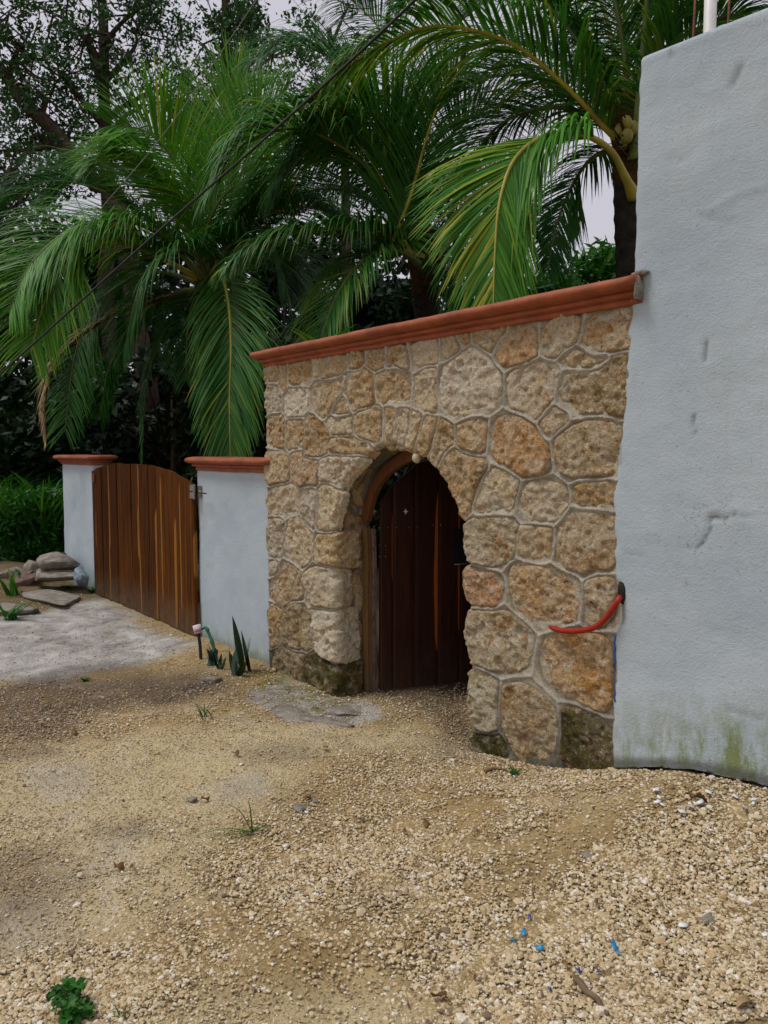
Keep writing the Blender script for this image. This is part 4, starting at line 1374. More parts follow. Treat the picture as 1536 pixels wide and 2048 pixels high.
def frond(name, parent, ctrl, L=0.75, n=62, mat='palm_leaf', rmat='rachis_green', droop=1.0, twist=(0, 0), r0=0.03, tone=0.45, tonevar=0.25,
          start=0.14, seed=0, wid=0.026, fwd=0.85, yellow=0.0, splay=1.0, hint=None, face=None, lift=0.30):
    """pinnate leaf: rachis through ctrl, two rows of drooping folded leaflets"""
    rng = np.random.default_rng(seed + 100)
    n = int(n * 2.1)
    wid = wid * 0.66
    fwd = fwd * 1.25
    L = L * 1.08
    droop = droop * 0.85
    N = 60
    R_ = spline(ctrl, N)
    seg = np.r_[0, np.cumsum(np.linalg.norm(np.diff(R_, axis=0), axis=1))]
    Ts = np.gradient(R_, axis=0)
    Ts /= np.linalg.norm(Ts, axis=1)[:, None]
    # side vector: transported along the rachis
    if hint is None:
        s0 = np.cross(Ts[N // 4], [0, 0, 1.0])
    else:
        s0 = np.asarray(hint, float)
    side = np.zeros((N, 3))
    s = s0 / np.linalg.norm(s0)
    for k in range(N):
        s = s - Ts[k] * (s @ Ts[k])
        s /= np.linalg.norm(s)
        side[k] = s
    tw = np.radians(np.interp(np.linspace(0, 1, N), [0, 0.35, 1], [0, twist[0], twist[1]]))
    nor = np.cross(side, Ts)
    sid2 = side * np.cos(tw)[:, None] + nor * np.sin(tw)[:, None]
    nor2 = np.cross(sid2, Ts)
    nor2 *= np.sign((nor2[:, 2].mean()) or 1)
    if face is not None:                                   # blade turns from lying flat to facing the street
        wf = sstep(face[0], face[1], np.linspace(0, 1, N))[:, None]
        nv = np.array([0, 0, 1.0]) * (1 - wf) + (-_F0 + np.array([0, 0, 0.25])) * wf
        nv = nv - Ts * (nv * Ts).sum(1)[:, None]
        nor2 = nv / np.linalg.norm(nv, axis=1)[:, None]
        sid2 = np.cross(Ts, nor2)
    tt = np.concatenate([np.linspace(start, 1.0, n)] * 2)
    sg = np.concatenate([np.ones(n), -np.ones(n)])
    tt = np.clip(tt + rng.normal(0, 0.25 / n, 2 * n), start, 1)
    al = tt * (N - 1)
    k0 = np.clip(al.astype(int), 0, N - 2)
    u = (al - k0)[:, None]
    lerp = lambda A: A[k0] * (1 - u) + A[k0 + 1] * u
    base, Tt, Sd, Nn = lerp(R_), lerp(Ts), lerp(sid2), lerp(nor2)
    prof = np.interp(tt, [0, 0.14, 0.35, 0.6, 0.85, 1.0], [0.45, 0.62, 1.0, 0.95, 0.6, 0.32])
    ll = L * prof * rng.uniform(0.85, 1.08, 2 * n)
    f_ = fwd * (0.55 + 0.75 * tt) * rng.uniform(0.8, 1.2, 2 * n)
    D0 = Sd * sg[:, None] * splay + Tt * f_[:, None] + Nn * (lift + rng.normal(0, 0.10, 2 * n))[:, None] + rng.normal(0, 0.06, (2 * n, 3))
    D0 /= np.linalg.norm(D0, axis=1)[:, None]
    m = 5
    pts = np.zeros((2 * n, m, 3))
    dirs = np.zeros((2 * n, m, 3))
    p, d = base.copy(), D0.copy()
    dr = (droop * rng.uniform(0.6, 1.35, 2 * n))[:, None]
    if face is not None:
        dr = dr * (1 + 2.2 * (1 - sstep(face[0], face[1], tt)))[:, None]
    for q in range(m):
        pts[:, q], dirs[:, q] = p, d
        p = p + d * (ll / (m - 1))[:, None]
        d = d + np.array([0, 0, -1.0]) * dr * 0.36 * (0.55 + 0.34 * q)
        d /= np.linalg.norm(d, axis=1)[:, None]
    wprof = np.array([0.45, 1.0, 0.95, 0.62, 0.06])
    across = np.cross(dirs, Nn[:, None, :] * 0.8 + np.array([0, 0, 0.6]) + Tt[:, None, :] * 0.15)
    across /= np.linalg.norm(across, axis=2)[:, :, None] + 1e-9
    lift = np.cross(across, dirs)
    W_ = wid * rng.uniform(0.8, 1.15, 2 * n)[:, None, None] * wprof[None, :, None] * 0.5
    A = pts + across * W_ - lift * W_ * 0.45
    B = pts
    C_ = pts - across * W_ - lift * W_ * 0.45
    V = np.stack([A, B, C_], 2).reshape(-1, 3)
    bi = (np.arange(2 * n)[:, None] * m + np.arange(m - 1)[None, :]).ravel() * 3
    Fq = np.vstack([np.column_stack([bi, bi + 3, bi + 4, bi + 1]), np.column_stack([bi + 1, bi + 4, bi + 5, bi + 2])])
    tn = tone + rng.normal(0, tonevar * 0.5, 2 * n)
    if yellow:
        tn = tn + yellow * rng.random(2 * n) ** 2 * (0.4 + 0.9 * (sg > 0))
    tn = np.repeat(np.clip(tn, 0, 1)[:, None], m, 1) + np.linspace(0, 0.10, m)[None, :]
    tn = np.clip(np.repeat(tn.reshape(-1), 3), 0, 1)
    o = build(name, V, Fq, M[mat], parent, {'tone': tn})
    mb = MB()
    mb.tube(R_, np.interp(np.linspace(0, 1, N), [0, 0.08, 0.2, 1], [r0 * 1.7, r0 * 1.05, r0 * 0.75, 0.004]), 7)
    mb.build('midrib', M[rmat], o)
    return o


def pp(*q):
    return [P(a, b, c) for a, b, c in q]


# palm beside the white wall
pa = P(1268, 330, 6.0)
palmA = root('coconut_palm', (pa[0], pa[1], 0.0), 'coconut palm with yellow leaf bases and green nuts beside the white plaster wall', 'palm tree')
mb = MB()
tp = np.array([(pa[0] + 0.05 * math.sin(z * 1.1), pa[1] + 0.04 * math.sin(z), z) for z in np.linspace(-0.1, 4.0, 90)])
rad = 0.125 - 0.006 * tp[:, 2] + 0.008 * (np.arange(90) % 3 == 0)
mb.tube(tp, rad, 18)
mb.build('trunk', M['palm_bark'], palmA)
lump('fibre_sheath', M['sheath_fibre'], P(1262, 290, 6.0), (0.17, 0.17, 0.42), 14, palmA, 3, 0.5)
mb = MB()
rng = np.random.default_rng(5)
for k in range(46):
    a_ = P(1258 + rng.uniform(-8, 10), 300 + rng.uniform(-20, 20), 5.95)
    b_ = P(1205 + rng.uniform(0, 70), 195 + rng.uniform(0, 110), 5.8 + rng.uniform(-.2, .2))
    mb.tube(spline([a_, (a_ + b_) / 2 + rng.normal(0, 0.03, 3), b_], 5), [0.012, 0.01, 0.008, 0.006, 0.003], 5)
mb.build('flower_stalks', M['sheath_fibre'], palmA)
for q in ((1252, 246, 5.75), (1254, 272, 5.72), (1240, 262, 5.8), (1266, 256, 5.8), (1246, 286, 5.85)):
    lump('coconut', M['coconut_green'], P(*q), (0.045, 0.045, 0.055), int(q[0]) % 7, palmA, 3, 0.06)
F = lambda *a, **k: frond('frond', *a, **k)
F(palmA, pp((1268, 392, 5.9), (1248, 350, 5.75), (1220, 300, 5.6), (1165, 269, 5.45), (1090, 272, 5.3), (1030, 318, 5.15), (1000, 400, 5.05), (990, 500, 5.0), (986, 625, 4.95)),
  L=0.88, n=100, mat='palm_leaf_bright', rmat='rachis_yellow', droop=0.55, face=(0.40, 0.62), r0=0.034, tone=0.36, yellow=0.42, seed=1, start=0.33, wid=0.032, fwd=1.25, lift=-0.1)
F(palmA, pp((1262, 300, 6.0), (1210, 255, 5.9), (1130, 170, 5.8), (1020, 85, 5.7), (880, 52, 5.6), (770, 85, 5.5), (680, 140, 5.45)),
  L=0.85, n=76, droop=1.5, tone=0.48, seed=2, yellow=0.2, rmat='rachis_yellow', wid=0.032)
F(palmA, pp((1270, 320, 5.9), (1278, 200, 5.8), (1287, 90, 5.7), (1296, -40, 5.6), (1300, -160, 5.4), (1260, -220, 5.2)), L=0.8, n=60, droop=1.3, twist=(70, 80), tone=0.45, yellow=0.35, seed=3, r0=0.04)
F(palmA, pp((1262, 290, 6.0), (1220, 190, 6.1), (1140, 60, 6.2), (1030, -40, 6.3), (900, -60, 6.4), (800, 0, 6.5)), L=0.85, n=70, droop=1.5, tone=0.3, seed=4)
F(palmA, pp((1262, 300, 6.1), (1200, 240, 6.5), (1100, 215, 6.9), (1000, 250, 7.2), (930, 340, 7.4), (890, 450, 7.5)), L=0.9, n=70, droop=1.3, tone=0.25, seed=5)
F(palmA, pp((1262, 330, 6.1), (1230, 300, 6.4), (1180, 320, 6.7), (1140, 380, 6.9), (1110, 460, 7.0), (1095, 540, 7.0)), L=0.5, n=64, droop=0.7, face=(0.3, 0.6), tone=0.3, seed=6)
F(palmA, pp((1268, 300, 6.0), (1320, 180, 5.8), (1380, 80, 5.6), (1460, 30, 5.4), (1560, 60, 5.2)), L=0.75, n=60, droop=1.2, tone=0.45, seed=7)
F(palmA, pp((1266, 290, 6.1), (1240, 160, 6.3), (1200, 0, 6.4), (1120, -120, 6.5), (1000, -160, 6.6)), L=0.9, n=64, droop=1.4, twist=(30, 40), tone=0.4, yellow=0.25, seed=8)
F(palmA, pp((1262, 300, 6.1), (1160, 200, 6.8), (1040, 150, 7.3), (900, 180, 7.6), (800, 270, 7.8)), L=1.0, n=74, droop=1.5, tone=0.2, seed=9)
F(palmA, pp((1266, 290, 6.2), (1290, 120, 6.6), (1340, -40, 7.0), (1440, -120, 7.2)), L=0.9, n=60, droop=1.3, tone=0.35, seed=10)

F(palmA, pp((1262, 300, 6.2), (1190, 180, 7.0), (1090, 100, 7.6), (960, 90, 8.0), (850, 160, 8.2), (790, 260, 8.3)), L=1.0, n=74, droop=1.5, tone=0.2, seed=11)
F(palmA, pp((1264, 290, 6.2), (1210, 120, 6.9), (1120, 10, 7.3), (1000, -10, 7.6), (900, 60, 7.8)), L=1.0, n=74, droop=1.6, tone=0.25, seed=12)
F(palmA, pp((1264, 290, 6.0), (1250, 120, 5.9), (1225, -20, 5.8), (1190, -120, 5.7), (1110, -190, 5.6)), L=0.95, n=70, droop=1.8, tone=0.42, yellow=0.3, seed=13)

# palm behind the middle of the stone wall
pb = P(852, 560, 7.4)
palmB = root('coconut_palm', (pb[0], pb[1], 0.0), 'coconut palm whose crown opens right above the middle of the stone wall', 'palm tree')
mb = MB()
tp = np.array([(pb[0] + 0.06 * math.sin(z), pb[1], z) for z in np.linspace(-0.1, 3.5, 80)])
mb.tube(tp, 0.14 - 0.006 * tp[:, 2] + 0.008 * (np.arange(80) % 3 == 0), 18)
mb.build('trunk', M['palm_bark'], palmB)
lump('fibre_sheath', M['sheath_fibre'], P(850, 530, 7.4), (0.18, 0.18, 0.36), 17, palmB, 3, 0.4)
F(palmB, pp((846, 520, 7.4), (800, 410, 7.2), (710, 312, 7.0), (600, 258, 6.8), (490, 285, 6.6), (425, 380, 6.5)), L=1.0, n=84, droop=1.6, tone=0.50, seed=21, wid=0.036)
F(palmB, pp((844, 525, 7.4), (790, 480, 7.1), (700, 458, 6.8), (600, 464, 6.6), (520, 492, 6.5), (462, 530, 6.4)), L=0.75, n=80, droop=1.7, tone=0.48, seed=22, wid=0.034)
F(palmB, pp((842, 530, 7.3), (790, 500, 7.0), (730, 520, 6.7), (680, 580, 6.5), (645, 670, 6.4), (640, 740, 6.4)), L=0.65, n=70, droop=1.4, tone=0.5, seed=23, wid=0.032, yellow=0.15)
F(palmB, pp((845, 515, 7.3), (790, 490, 7.1), (800, 450, 6.9), (825, 380, 6.8), (852, 280, 6.7), (885, 190, 6.6), (930, 130, 6.4)), L=0.75, n=70, droop=0.6, face=(0.0, 0.2), tone=0.48, seed=24, rmat='rachis_yellow')
F(palmB, pp((846, 515, 7.5), (800, 380, 7.6), (750, 240, 7.6), (690, 140, 7.5), (600, 90, 7.4), (520, 120, 7.3)), L=1.0, n=76, droop=1.5, tone=0.32, seed=25)
F(palmB, pp((850, 515, 7.5), (860, 400, 7.8), (890, 290, 8.0), (960, 220, 8.1), (1060, 220, 8.2)), L=1.0, n=70, droop=1.4, tone=0.22, seed=26)
F(palmB, pp((850, 520, 7.5), (900, 450, 7.7), (980, 420, 7.8), (1060, 450, 7.9), (1120, 540, 8.0)), L=0.85, n=64, droop=1.3, tone=0.25, seed=27)
F(palmB, pp((846, 520, 7.6), (780, 430, 8.1), (690, 380, 8.5), (590, 390, 8.8), (500, 450, 9.0)), L=1.0, n=70, droop=1.6, tone=0.15, seed=28)
F(palmB, pp((846, 520, 7.6), (820, 330, 8.0), (800, 180, 8.3), (760, 60, 8.5), (680, -20, 8.6)), L=1.0, n=70, droop=1.3, twist=(40, 50), tone=0.25, seed=29)
F(palmB, pp((850, 540, 7.4), (900, 540, 7.0), (930, 600, 6.8), (940, 700, 6.7)), L=0.6, n=50, droop=1.3, tone=0.25, seed=30)
F(palmB, pp((848, 510, 7.4), (840, 380, 7.1), (800, 280, 6.9), (730, 220, 6.7), (640, 215, 6.6)), L=0.9, n=70, droop=1.4, tone=0.40, seed=31)

F(palmB, pp((846, 520, 7.6), (760, 380, 7.9), (660, 320, 8.1), (560, 340, 8.2), (480, 420, 8.3)), L=1.0, n=74, droop=1.7, tone=0.2, seed=32)
F(palmB, pp((846, 520, 7.5), (830, 420, 7.4), (780, 330, 7.3), (700, 280, 7.2), (620, 300, 7.1), (560, 370, 7.0)), L=1.05, n=76, droop=1.8, tone=0.3, seed=33)

# palm behind the gate
pc = P(418, 575, 9.4)
palmC = root('coconut_palm', (pc[0], pc[1], 0.0), 'broad coconut palm with long arching fronds above the wooden gate', 'palm tree')
mb = MB()
tp = np.array([(pc[0] + 0.1 * math.sin(z * .8), pc[1], z) for z in np.linspace(-0.1, 3.75, 70)])
mb.tube(tp, 0.16 - 0.01 * tp[:, 2] + 0.01 * (np.arange(70) % 3 == 0), 16)
mb.build('trunk', M['palm_bark'], palmC)
lump('fibre_sheath', M['sheath_fibre'], P(418, 555, 9.4), (0.2, 0.2, 0.4), 19, palmC, 3, 0.4)
kb = dict(mat='palm_leaf_bright')
F(palmC, pp((410, 565, 9.4), (333, 522, 9.0), (258, 490, 8.7), (200, 484, 8.5), (150, 503, 8.3), (115, 548, 8.1), (84, 620, 8.0), (62, 705, 8.0)), L=1.15, n=88, droop=0.6, face=(0.35, 0.7), tone=0.5, seed=41, rmat='rachis_yellow', wid=0.036, **kb)
F(palmC, pp((424, 560, 9.3), (440, 545, 8.9), (456, 600, 8.5), (462, 690, 8.2), (459, 800, 8.0), (461, 930, 7.9)), L=0.95, n=88, droop=0.7, face=(0.0, 0.15), fwd=1.5, tone=0.5, seed=42, rmat='rachis_yellow', wid=0.036, hint=_R)
F(palmC, pp((414, 550, 9.4), (402, 450, 9.2), (382, 385, 9.0), (342, 312, 8.8), (290, 262, 8.6), (225, 250, 8.4)), L=1.0, n=80, droop=0.6, face=(0.0, 0.2), tone=0.52, seed=43, wid=0.036, **kb)
F(palmC, pp((410, 560, 9.5), (340, 480, 9.6), (280, 432, 9.6), (210, 384, 9.5), (110, 362, 9.4), (20, 390, 9.3)), L=1.1, n=76, droop=0.9, tone=0.2, seed=44)
F(palmC, pp((408, 570, 9.5), (320, 545, 9.5), (240, 570, 9.4), (180, 630, 9.3), (148, 720, 9.2), (130, 860, 9.2)), L=0.9, n=70, droop=0.6, face=(0.35, 0.7), tone=0.4, seed=45)
F(palmC, pp((420, 550, 9.4), (440, 440, 9.3), (470, 330, 9.2), (510, 240, 9.1), (570, 190, 9.0)), L=1.0, n=70, droop=0.9, face=(0.0, 0.3), tone=0.5, seed=46, **kb)
F(palmC, pp((420, 550, 9.6), (420, 420, 9.9), (430, 300, 10.1), (450, 200, 10.2), (490, 150, 10.2)), L=1.1, n=66, droop=0.8, face=(0.0, 0.3), tone=0.52, seed=47, **kb)
F(palmC, pp((424, 560, 9.5), (500, 520, 9.7), (570, 530, 9.8), (620, 590, 9.8), (650, 690, 9.8)), L=1.0, n=66, droop=1.3, tone=0.2, seed=48)
F(palmC, pp((412, 575, 9.5), (340, 590, 9.8), (270, 640, 10.0), (220, 730, 10.1), (200, 830, 10.1)), L=0.8, n=60, droop=1.0, tone=0.15, seed=49)
F(palmC, pp((414, 555, 9.4), (370, 440, 9.1), (310, 360, 8.9), (240, 320, 8.7), (190, 330, 8.6)), L=1.0, n=74, droop=1.0, twist=(30, 30), tone=0.5, seed=50, **kb)
F(palmC, pp((414, 580, 9.5), (360, 620, 9.3), (310, 700, 9.2), (290, 800, 9.1), (284, 935, 9.1)), L=0.35, n=40, droop=1.6, tone=0.25, seed=51, splay=0.3)
F(palmC, pp((410, 560, 9.3), (320, 470, 8.8), (230, 440, 8.4), (140, 460, 8.1), (60, 530, 7.9), (20, 620, 7.8)), L=1.05, n=76, droop=1.0, twist=(20, 40), tone=0.42, seed=52, **kb)
F(palmC, pp((424, 560, 9.3), (480, 470, 9.0), (560, 420, 8.7), (640, 420, 8.5), (700, 470, 8.4)), L=0.95, n=66, droop=1.5, tone=0.25, seed=53)
F(palmC, pp((416, 560, 9.2), (400, 520, 8.8), (360, 500, 8.5), (310, 530, 8.3), (270, 610, 8.2), (250, 700, 8.2)), L=0.85, n=70, droop=1.2, tone=0.35, seed=58)
F(palmC, pp((420, 560, 9.2), (450, 500, 8.9), (500, 480, 8.7), (550, 520, 8.6), (580, 600, 8.5)), L=0.85, n=66, droop=1.3, tone=0.3, seed=59)
F(palmC, pp((416, 555, 9.2), (410, 480, 8.9), (440, 400, 8.7), (500, 360, 8.6), (560, 390, 8.5)), L=0.9, n=66, droop=1.4, tone=0.42, seed=60, **kb)
F(palmC, pp((404, 585, 9.4), (250, 620, 9.0), (130, 700, 8.6), (92, 790, 8.5), (92, 880, 8.5)), L=0.35, n=40, mat='dead_leaf_pale', droop=1.6, seed=55, rmat='sheath_fibre', splay=0.4)
F(palmC, pp((412, 560, 9.6), (350, 430, 10.0), (270, 360, 10.2), (170, 340, 10.3), (90, 400, 10.3)), L=1.1, n=70, droop=1.2, tone=0.3, seed=56)
F(palmC, pp((424, 560, 9.6), (500, 440, 10.0), (590, 400, 10.2), (680, 430, 10.3)), L=1.1, n=70, droop=1.4, tone=0.25, seed=57)
F(palmC, pp((418, 590, 9.3), (390, 600, 9.0), (375, 660, 8.8), (372, 760, 8.7)), L=0.6, n=46, droop=1.0, tone=0.2, seed=54)

# ------------------------------------------------------------------ broadleaf trees


def leaves(centres, radii, count, size, seed, aspect=0.45, up=0.3, tone=0.5, tv=0.3):
    rng = np.random.default_rng(seed)
    centres = np.asarray(centres, float)
    radii = np.asarray(radii, float)
    w_ = radii ** 2
    idx = rng.choice(len(centres), count, p=w_ / w_.sum())
    d = rng.normal(0, 1, (count, 3))
    d /= np.linalg.norm(d, axis=1)[:, None]
    rr = radii[idx] * rng.random(count) ** 0.45
    c = centres[idx] + d * rr[:, None] * np.array([1, 1, 0.75])
    nrm = rng.normal(0, 1, (count, 3)) + np.array([0, 0, up * 3])
    nrm /= np.linalg.norm(nrm, axis=1)[:, None]
    ax = np.cross(nrm, rng.normal(0, 1, (count, 3)))
    ax /= np.linalg.norm(ax, axis=1)[:, None]
    sd_ = np.cross(nrm, ax)
    s = size * rng.uniform(0.6, 1.3, count)[:, None]
    V = np.stack([c - ax * s, c + sd_ * s * aspect - nrm * s * 0.12, c + ax * s - nrm * s * 0.2, c - sd_ * s * aspect - nrm * s * 0.12], 1).reshape(-1, 3)
    Fq = np.arange(count * 4).reshape(-1, 4)
    clump = rng.random(len(centres))[idx]
    tn = np.clip(tone + (clump - 0.5) * tv + rng.normal(0, tv * 0.3, count), 0, 1)
    return V, Fq, np.repeat(tn, 4)


def tree(name, label, trunk_pts, r0, branches, count, size, seed, mat='tree_leaf', group=None, clump=0.55, spread=1.0, tone=0.5, up=0.25, tips=9):
    rng = np.random.default_rng(seed)
    t_ = spline(trunk_pts, 40)
    base = np.array([t_[0][0], t_[0][1], max(0, t_[0][2])])
    ro = root(name, base, label, 'tree', group)
    mb = MB()
    tr = np.interp(np.linspace(0, 1, 40), [0, 1], [r0, r0 * 0.45])
    mb.tube(t_ + (np.column_stack([fbm(t_ * 0.8, 2, seed + q) for q in range(3)]) - 0.5) * 0.25, tr * (1 + 0.2 * (fbm(t_ * 3, 2, seed + 7) - 0.5)), 10)
    mb.build('trunk', M['bark'], ro)
    cs, rs_ = [], []
    mb = MB()
    for (st_, en, rb) in branches:
        a = t_[int(st_ * 39)]
        en = np.asarray(en, float)
        midp = (a + en) / 2 + rng.normal(0, 0.18, 3) + np.array([0, 0, 0.15])
        bb = spline([a, midp, en], 14)
        mb.tube(bb, np.linspace(rb, rb * 0.3, 14), 6)
        for q in range(tips):
            k = rng.integers(4, 14)
            e_ = bb[k] + rng.normal(0, 0.55, 3) * spread
            tw_ = spline([bb[k], (bb[k] + e_) / 2 + rng.normal(0, 0.1, 3), e_], 5)
            mb.tube(tw_, np.linspace(rb * 0.35, 0.006, 5), 4)
            cs.append(e_); rs_.append(clump * rng.uniform(0.5, 1.2))
            for q2 in range(2):
                e2 = e_ + rng.normal(0, 0.35, 3) * spread
                mb.tube([tw_[3], e2], [0.008, 0.004], 3)
                cs.append(e2); rs_.append(clump * rng.uniform(0.4, 0.9))
    mb.build('branches', M['bark'], ro)
    V, Fq, tn = leaves(cs, rs_, count, size, seed + 3, tone=tone, up=up)
    build('crown', V, Fq, M[mat], ro, {'tone': tn}, smooth=False)
    return ro


def G(px, depth):
    """ground point below photo column px at that depth"""
    p = P(px, 905, depth)
    return np.array([p[0], p[1], 0.0])


# tall thin-leaved trees against the sky, upper left
tree('tall_tree', 'tall upright tree with forked dark trunk at upper left against the sky', [G(225, 15), P(215, 400, 15), P(210, 230, 15), P(205, 90, 15), P(200, -120, 15)], 0.17,
     [(0.45, P(120, 160, 14.6), 0.06), (0.5, P(320, 170, 15.2), 0.06), (0.55, P(165, 60, 14.5), 0.09), (0.62, P(270, 60, 15.4), 0.06), (0.7, P(90, 20, 15), 0.06), (0.75, P(330, -20, 15), 0.06), (0.85, P(200, -80, 15), 0.05), (0.38, P(300, 250, 15.5), 0.05)],
     6800, 0.055, 3, clump=0.34, spread=1.1)
tree('leaning_tree', 'leaning tree with bare diagonal trunk at the left edge', [G(330, 14), P(240, 450, 14), P(180, 360, 14), P(120, 300, 14), P(60, 225, 14), P(0, 140, 14), P(-90, 60, 14)], 0.20,
     [(0.5, P(40, 330, 14), 0.05), (0.62, P(100, 200, 14.2), 0.06), (0.72, P(20, 120, 13.8), 0.06), (0.8, P(70, 90, 14), 0.06), (0.88, P(-40, 40, 14), 0.06), (0.95, P(20, 20, 14.5), 0.05), (0.55, P(-30, 300, 13.5), 0.05), (0.45, P(20, 420, 14), 0.05)],
     7000, 0.055, 4, clump=0.34, spread=1.1)
tree('leafy_tree', 'dense leafy tree rising behind the left palm at top centre', [G(500, 17), P(470, 420, 17), P(460, 280, 17), P(450, 130, 17), P(450, -60, 17)], 0.16,
     [(0.4, P(390, 300, 16.6), 0.06), (0.45, P(540, 300, 17), 0.06), (0.5, P(400, 200, 17), 0.06), (0.55, P(520, 180, 16.8), 0.07), (0.65, P(590, 90, 17), 0.06), (0.7, P(400, 90, 17), 0.06), (0.8, P(520, 20, 17), 0.06), (0.9, P(440, -40, 17), 0.05), (0.5, P(460, 200, 16), 0.05)],
     13000, 0.062, 5, clump=0.42, spread=1.0, tone=0.5)
tree('leafy_tree', 'airy tree filling the gap between the palms at top middle', [G(700, 18), P(690, 400, 18), P(680, 250, 18), P(660, 60, 18)], 0.13,
     [(0.4, P(600, 300, 17.6), 0.05), (0.5, P(760, 260, 18), 0.05), (0.6, P(620, 180, 18), 0.05), (0.7, P(720, 130, 18), 0.05), (0.8, P(630, 60, 18), 0.05), (0.95, P(700, 10, 18), 0.05), (0.5, P(560, 330, 18), 0.04)],
     4500, 0.065, 6, clump=0.5, spread=1.1, tone=0.55)
tree('shade_tree', 'low spreading tree at the far left edge below the leaning trunk', [G(-60, 15), P(-40, 600, 15), P(-10, 440, 15), P(20, 330, 15)], 0.14,
     [(0.4, P(40, 600, 14.5), 0.05), (0.5, P(-40, 520, 14.5), 0.05), (0.6, P(60, 470, 14.7), 0.05), (0.7, P(20, 400, 14.5), 0.05), (0.85, P(80, 400, 15), 0.05), (0.9, P(-10, 330, 15), 0.05)],
     5000, 0.065, 7, clump=0.5, spread=1.0, tone=0.4)


# dark undergrowth and trees behind the gate and palms
def thicket(label, name, px, depth, width, height, count, size, seed, z0=0.0, mat='jungle_leaf', thick=1.4, tone=0.45, cat='tree', group='dark trees of the thicket'):
    rng = np.random.default_rng(seed)
    g = G(px, depth)
    ro = root(name, g, label, cat, group)
    mb = MB()
    stem = [g + np.array([0, 0, -0.1]), g + np.array([0.1, 0.1, height * 0.4]), g + np.array([-0.1, 0.2, height * 0.85])]
    mb.tube(spline(stem, 16), np.linspace(0.09, 0.03, 16), 7)
    cs, rs_ = [], []
    for q in range(26):
        f_ = rng.random()
        z = z0 + height * (0.06 + 0.94 * f_)
        e_ = g + _R * rng.uniform(-width / 2, width / 2) + _F0 * rng.uniform(-thick, thick)
        e_[2] = z
        cs.append(e_); rs_.append(rng.uniform(0.5, 1.0) * 0.75)
        mb.tube([g + np.array([0, 0, z * 0.6]), e_], [0.03, 0.008], 4)
    mb.build('stems', M['bark'], ro)
    V, Fq, tn = leaves(cs, rs_, count, size, seed + 1, tone=tone, aspect=0.5)
    V[:, 2] = np.maximum(V[:, 2], 0.02)
    build('crown', V, Fq, M[mat], ro, {'tone': tn}, smooth=False)
    return ro


spec = [(-120, 17, 4.2, 6.5), (60, 18.5, 4.0, 6.2), (230, 17.5, 4.0, 6.0), (390, 19, 4.2, 6.4), (560, 18, 4.0, 6.0), (720, 19.5, 4.2, 6.0), (880, 18, 4.0, 5.0)]
wh = ['at the far left edge', 'behind the far white pillar', 'behind the left half of the gate', 'behind the broad palm trunk', 'left of the stone wall top', 'above the left end of the stone wall', 'behind the middle palm']
for k, (px, dp, wd, hg) in enumerate(spec):
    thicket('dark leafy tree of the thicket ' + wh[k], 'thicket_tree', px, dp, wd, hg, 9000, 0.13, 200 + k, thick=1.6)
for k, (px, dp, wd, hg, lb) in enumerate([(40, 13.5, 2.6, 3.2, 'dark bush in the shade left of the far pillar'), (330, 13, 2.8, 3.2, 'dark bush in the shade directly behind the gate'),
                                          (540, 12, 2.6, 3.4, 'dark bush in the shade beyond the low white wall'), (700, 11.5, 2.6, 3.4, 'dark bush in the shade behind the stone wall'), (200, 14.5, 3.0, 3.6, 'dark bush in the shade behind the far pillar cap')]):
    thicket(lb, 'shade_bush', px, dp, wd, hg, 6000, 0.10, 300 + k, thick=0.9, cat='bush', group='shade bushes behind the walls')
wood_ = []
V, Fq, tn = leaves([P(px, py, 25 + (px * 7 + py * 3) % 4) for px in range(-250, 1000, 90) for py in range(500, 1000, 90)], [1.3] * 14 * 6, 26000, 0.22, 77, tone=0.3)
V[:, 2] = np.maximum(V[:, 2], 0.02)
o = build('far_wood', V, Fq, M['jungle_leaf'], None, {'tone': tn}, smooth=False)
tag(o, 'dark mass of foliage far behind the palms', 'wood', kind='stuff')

# green growth to the right behind the coping, against the sky
for k, (px, py, dp, lb) in enumerate([(1110, 560, 9.0, 'leafy green shrub peeping over the coping left of the palm trunk'), (1195, 545, 9.5, 'leafy green shrub touching the palm trunk above the coping')]):
    g = G(px, dp)
    ro = root('green_shrub', g, lb, 'shrub', 'shrubs behind the coping')
    mb = MB()
    cs, rs_ = [], []
    for q in range(9):
        e_ = P(px + random.uniform(-45, 45), py + random.uniform(-30, 60), dp + random.uniform(-.3, .3))
        mb.tube([g, (g + e_) / 2 + np.array([0, 0, 0.2]), e_], [0.03, 0.02, 0.006], 5)
        cs.append(e_); rs_.append(0.34)
    mb.build('stems', M['bark'], ro)
    V, Fq, tn = leaves(cs, rs_, 1100, 0.10, 400 + k, aspect=0.25, tone=0.5)
    build('crown', V, Fq, M['weed_leaf'], ro, {'tone': tn}, smooth=False)


# ------------------------------------------------------------------ grassy and leafy plants


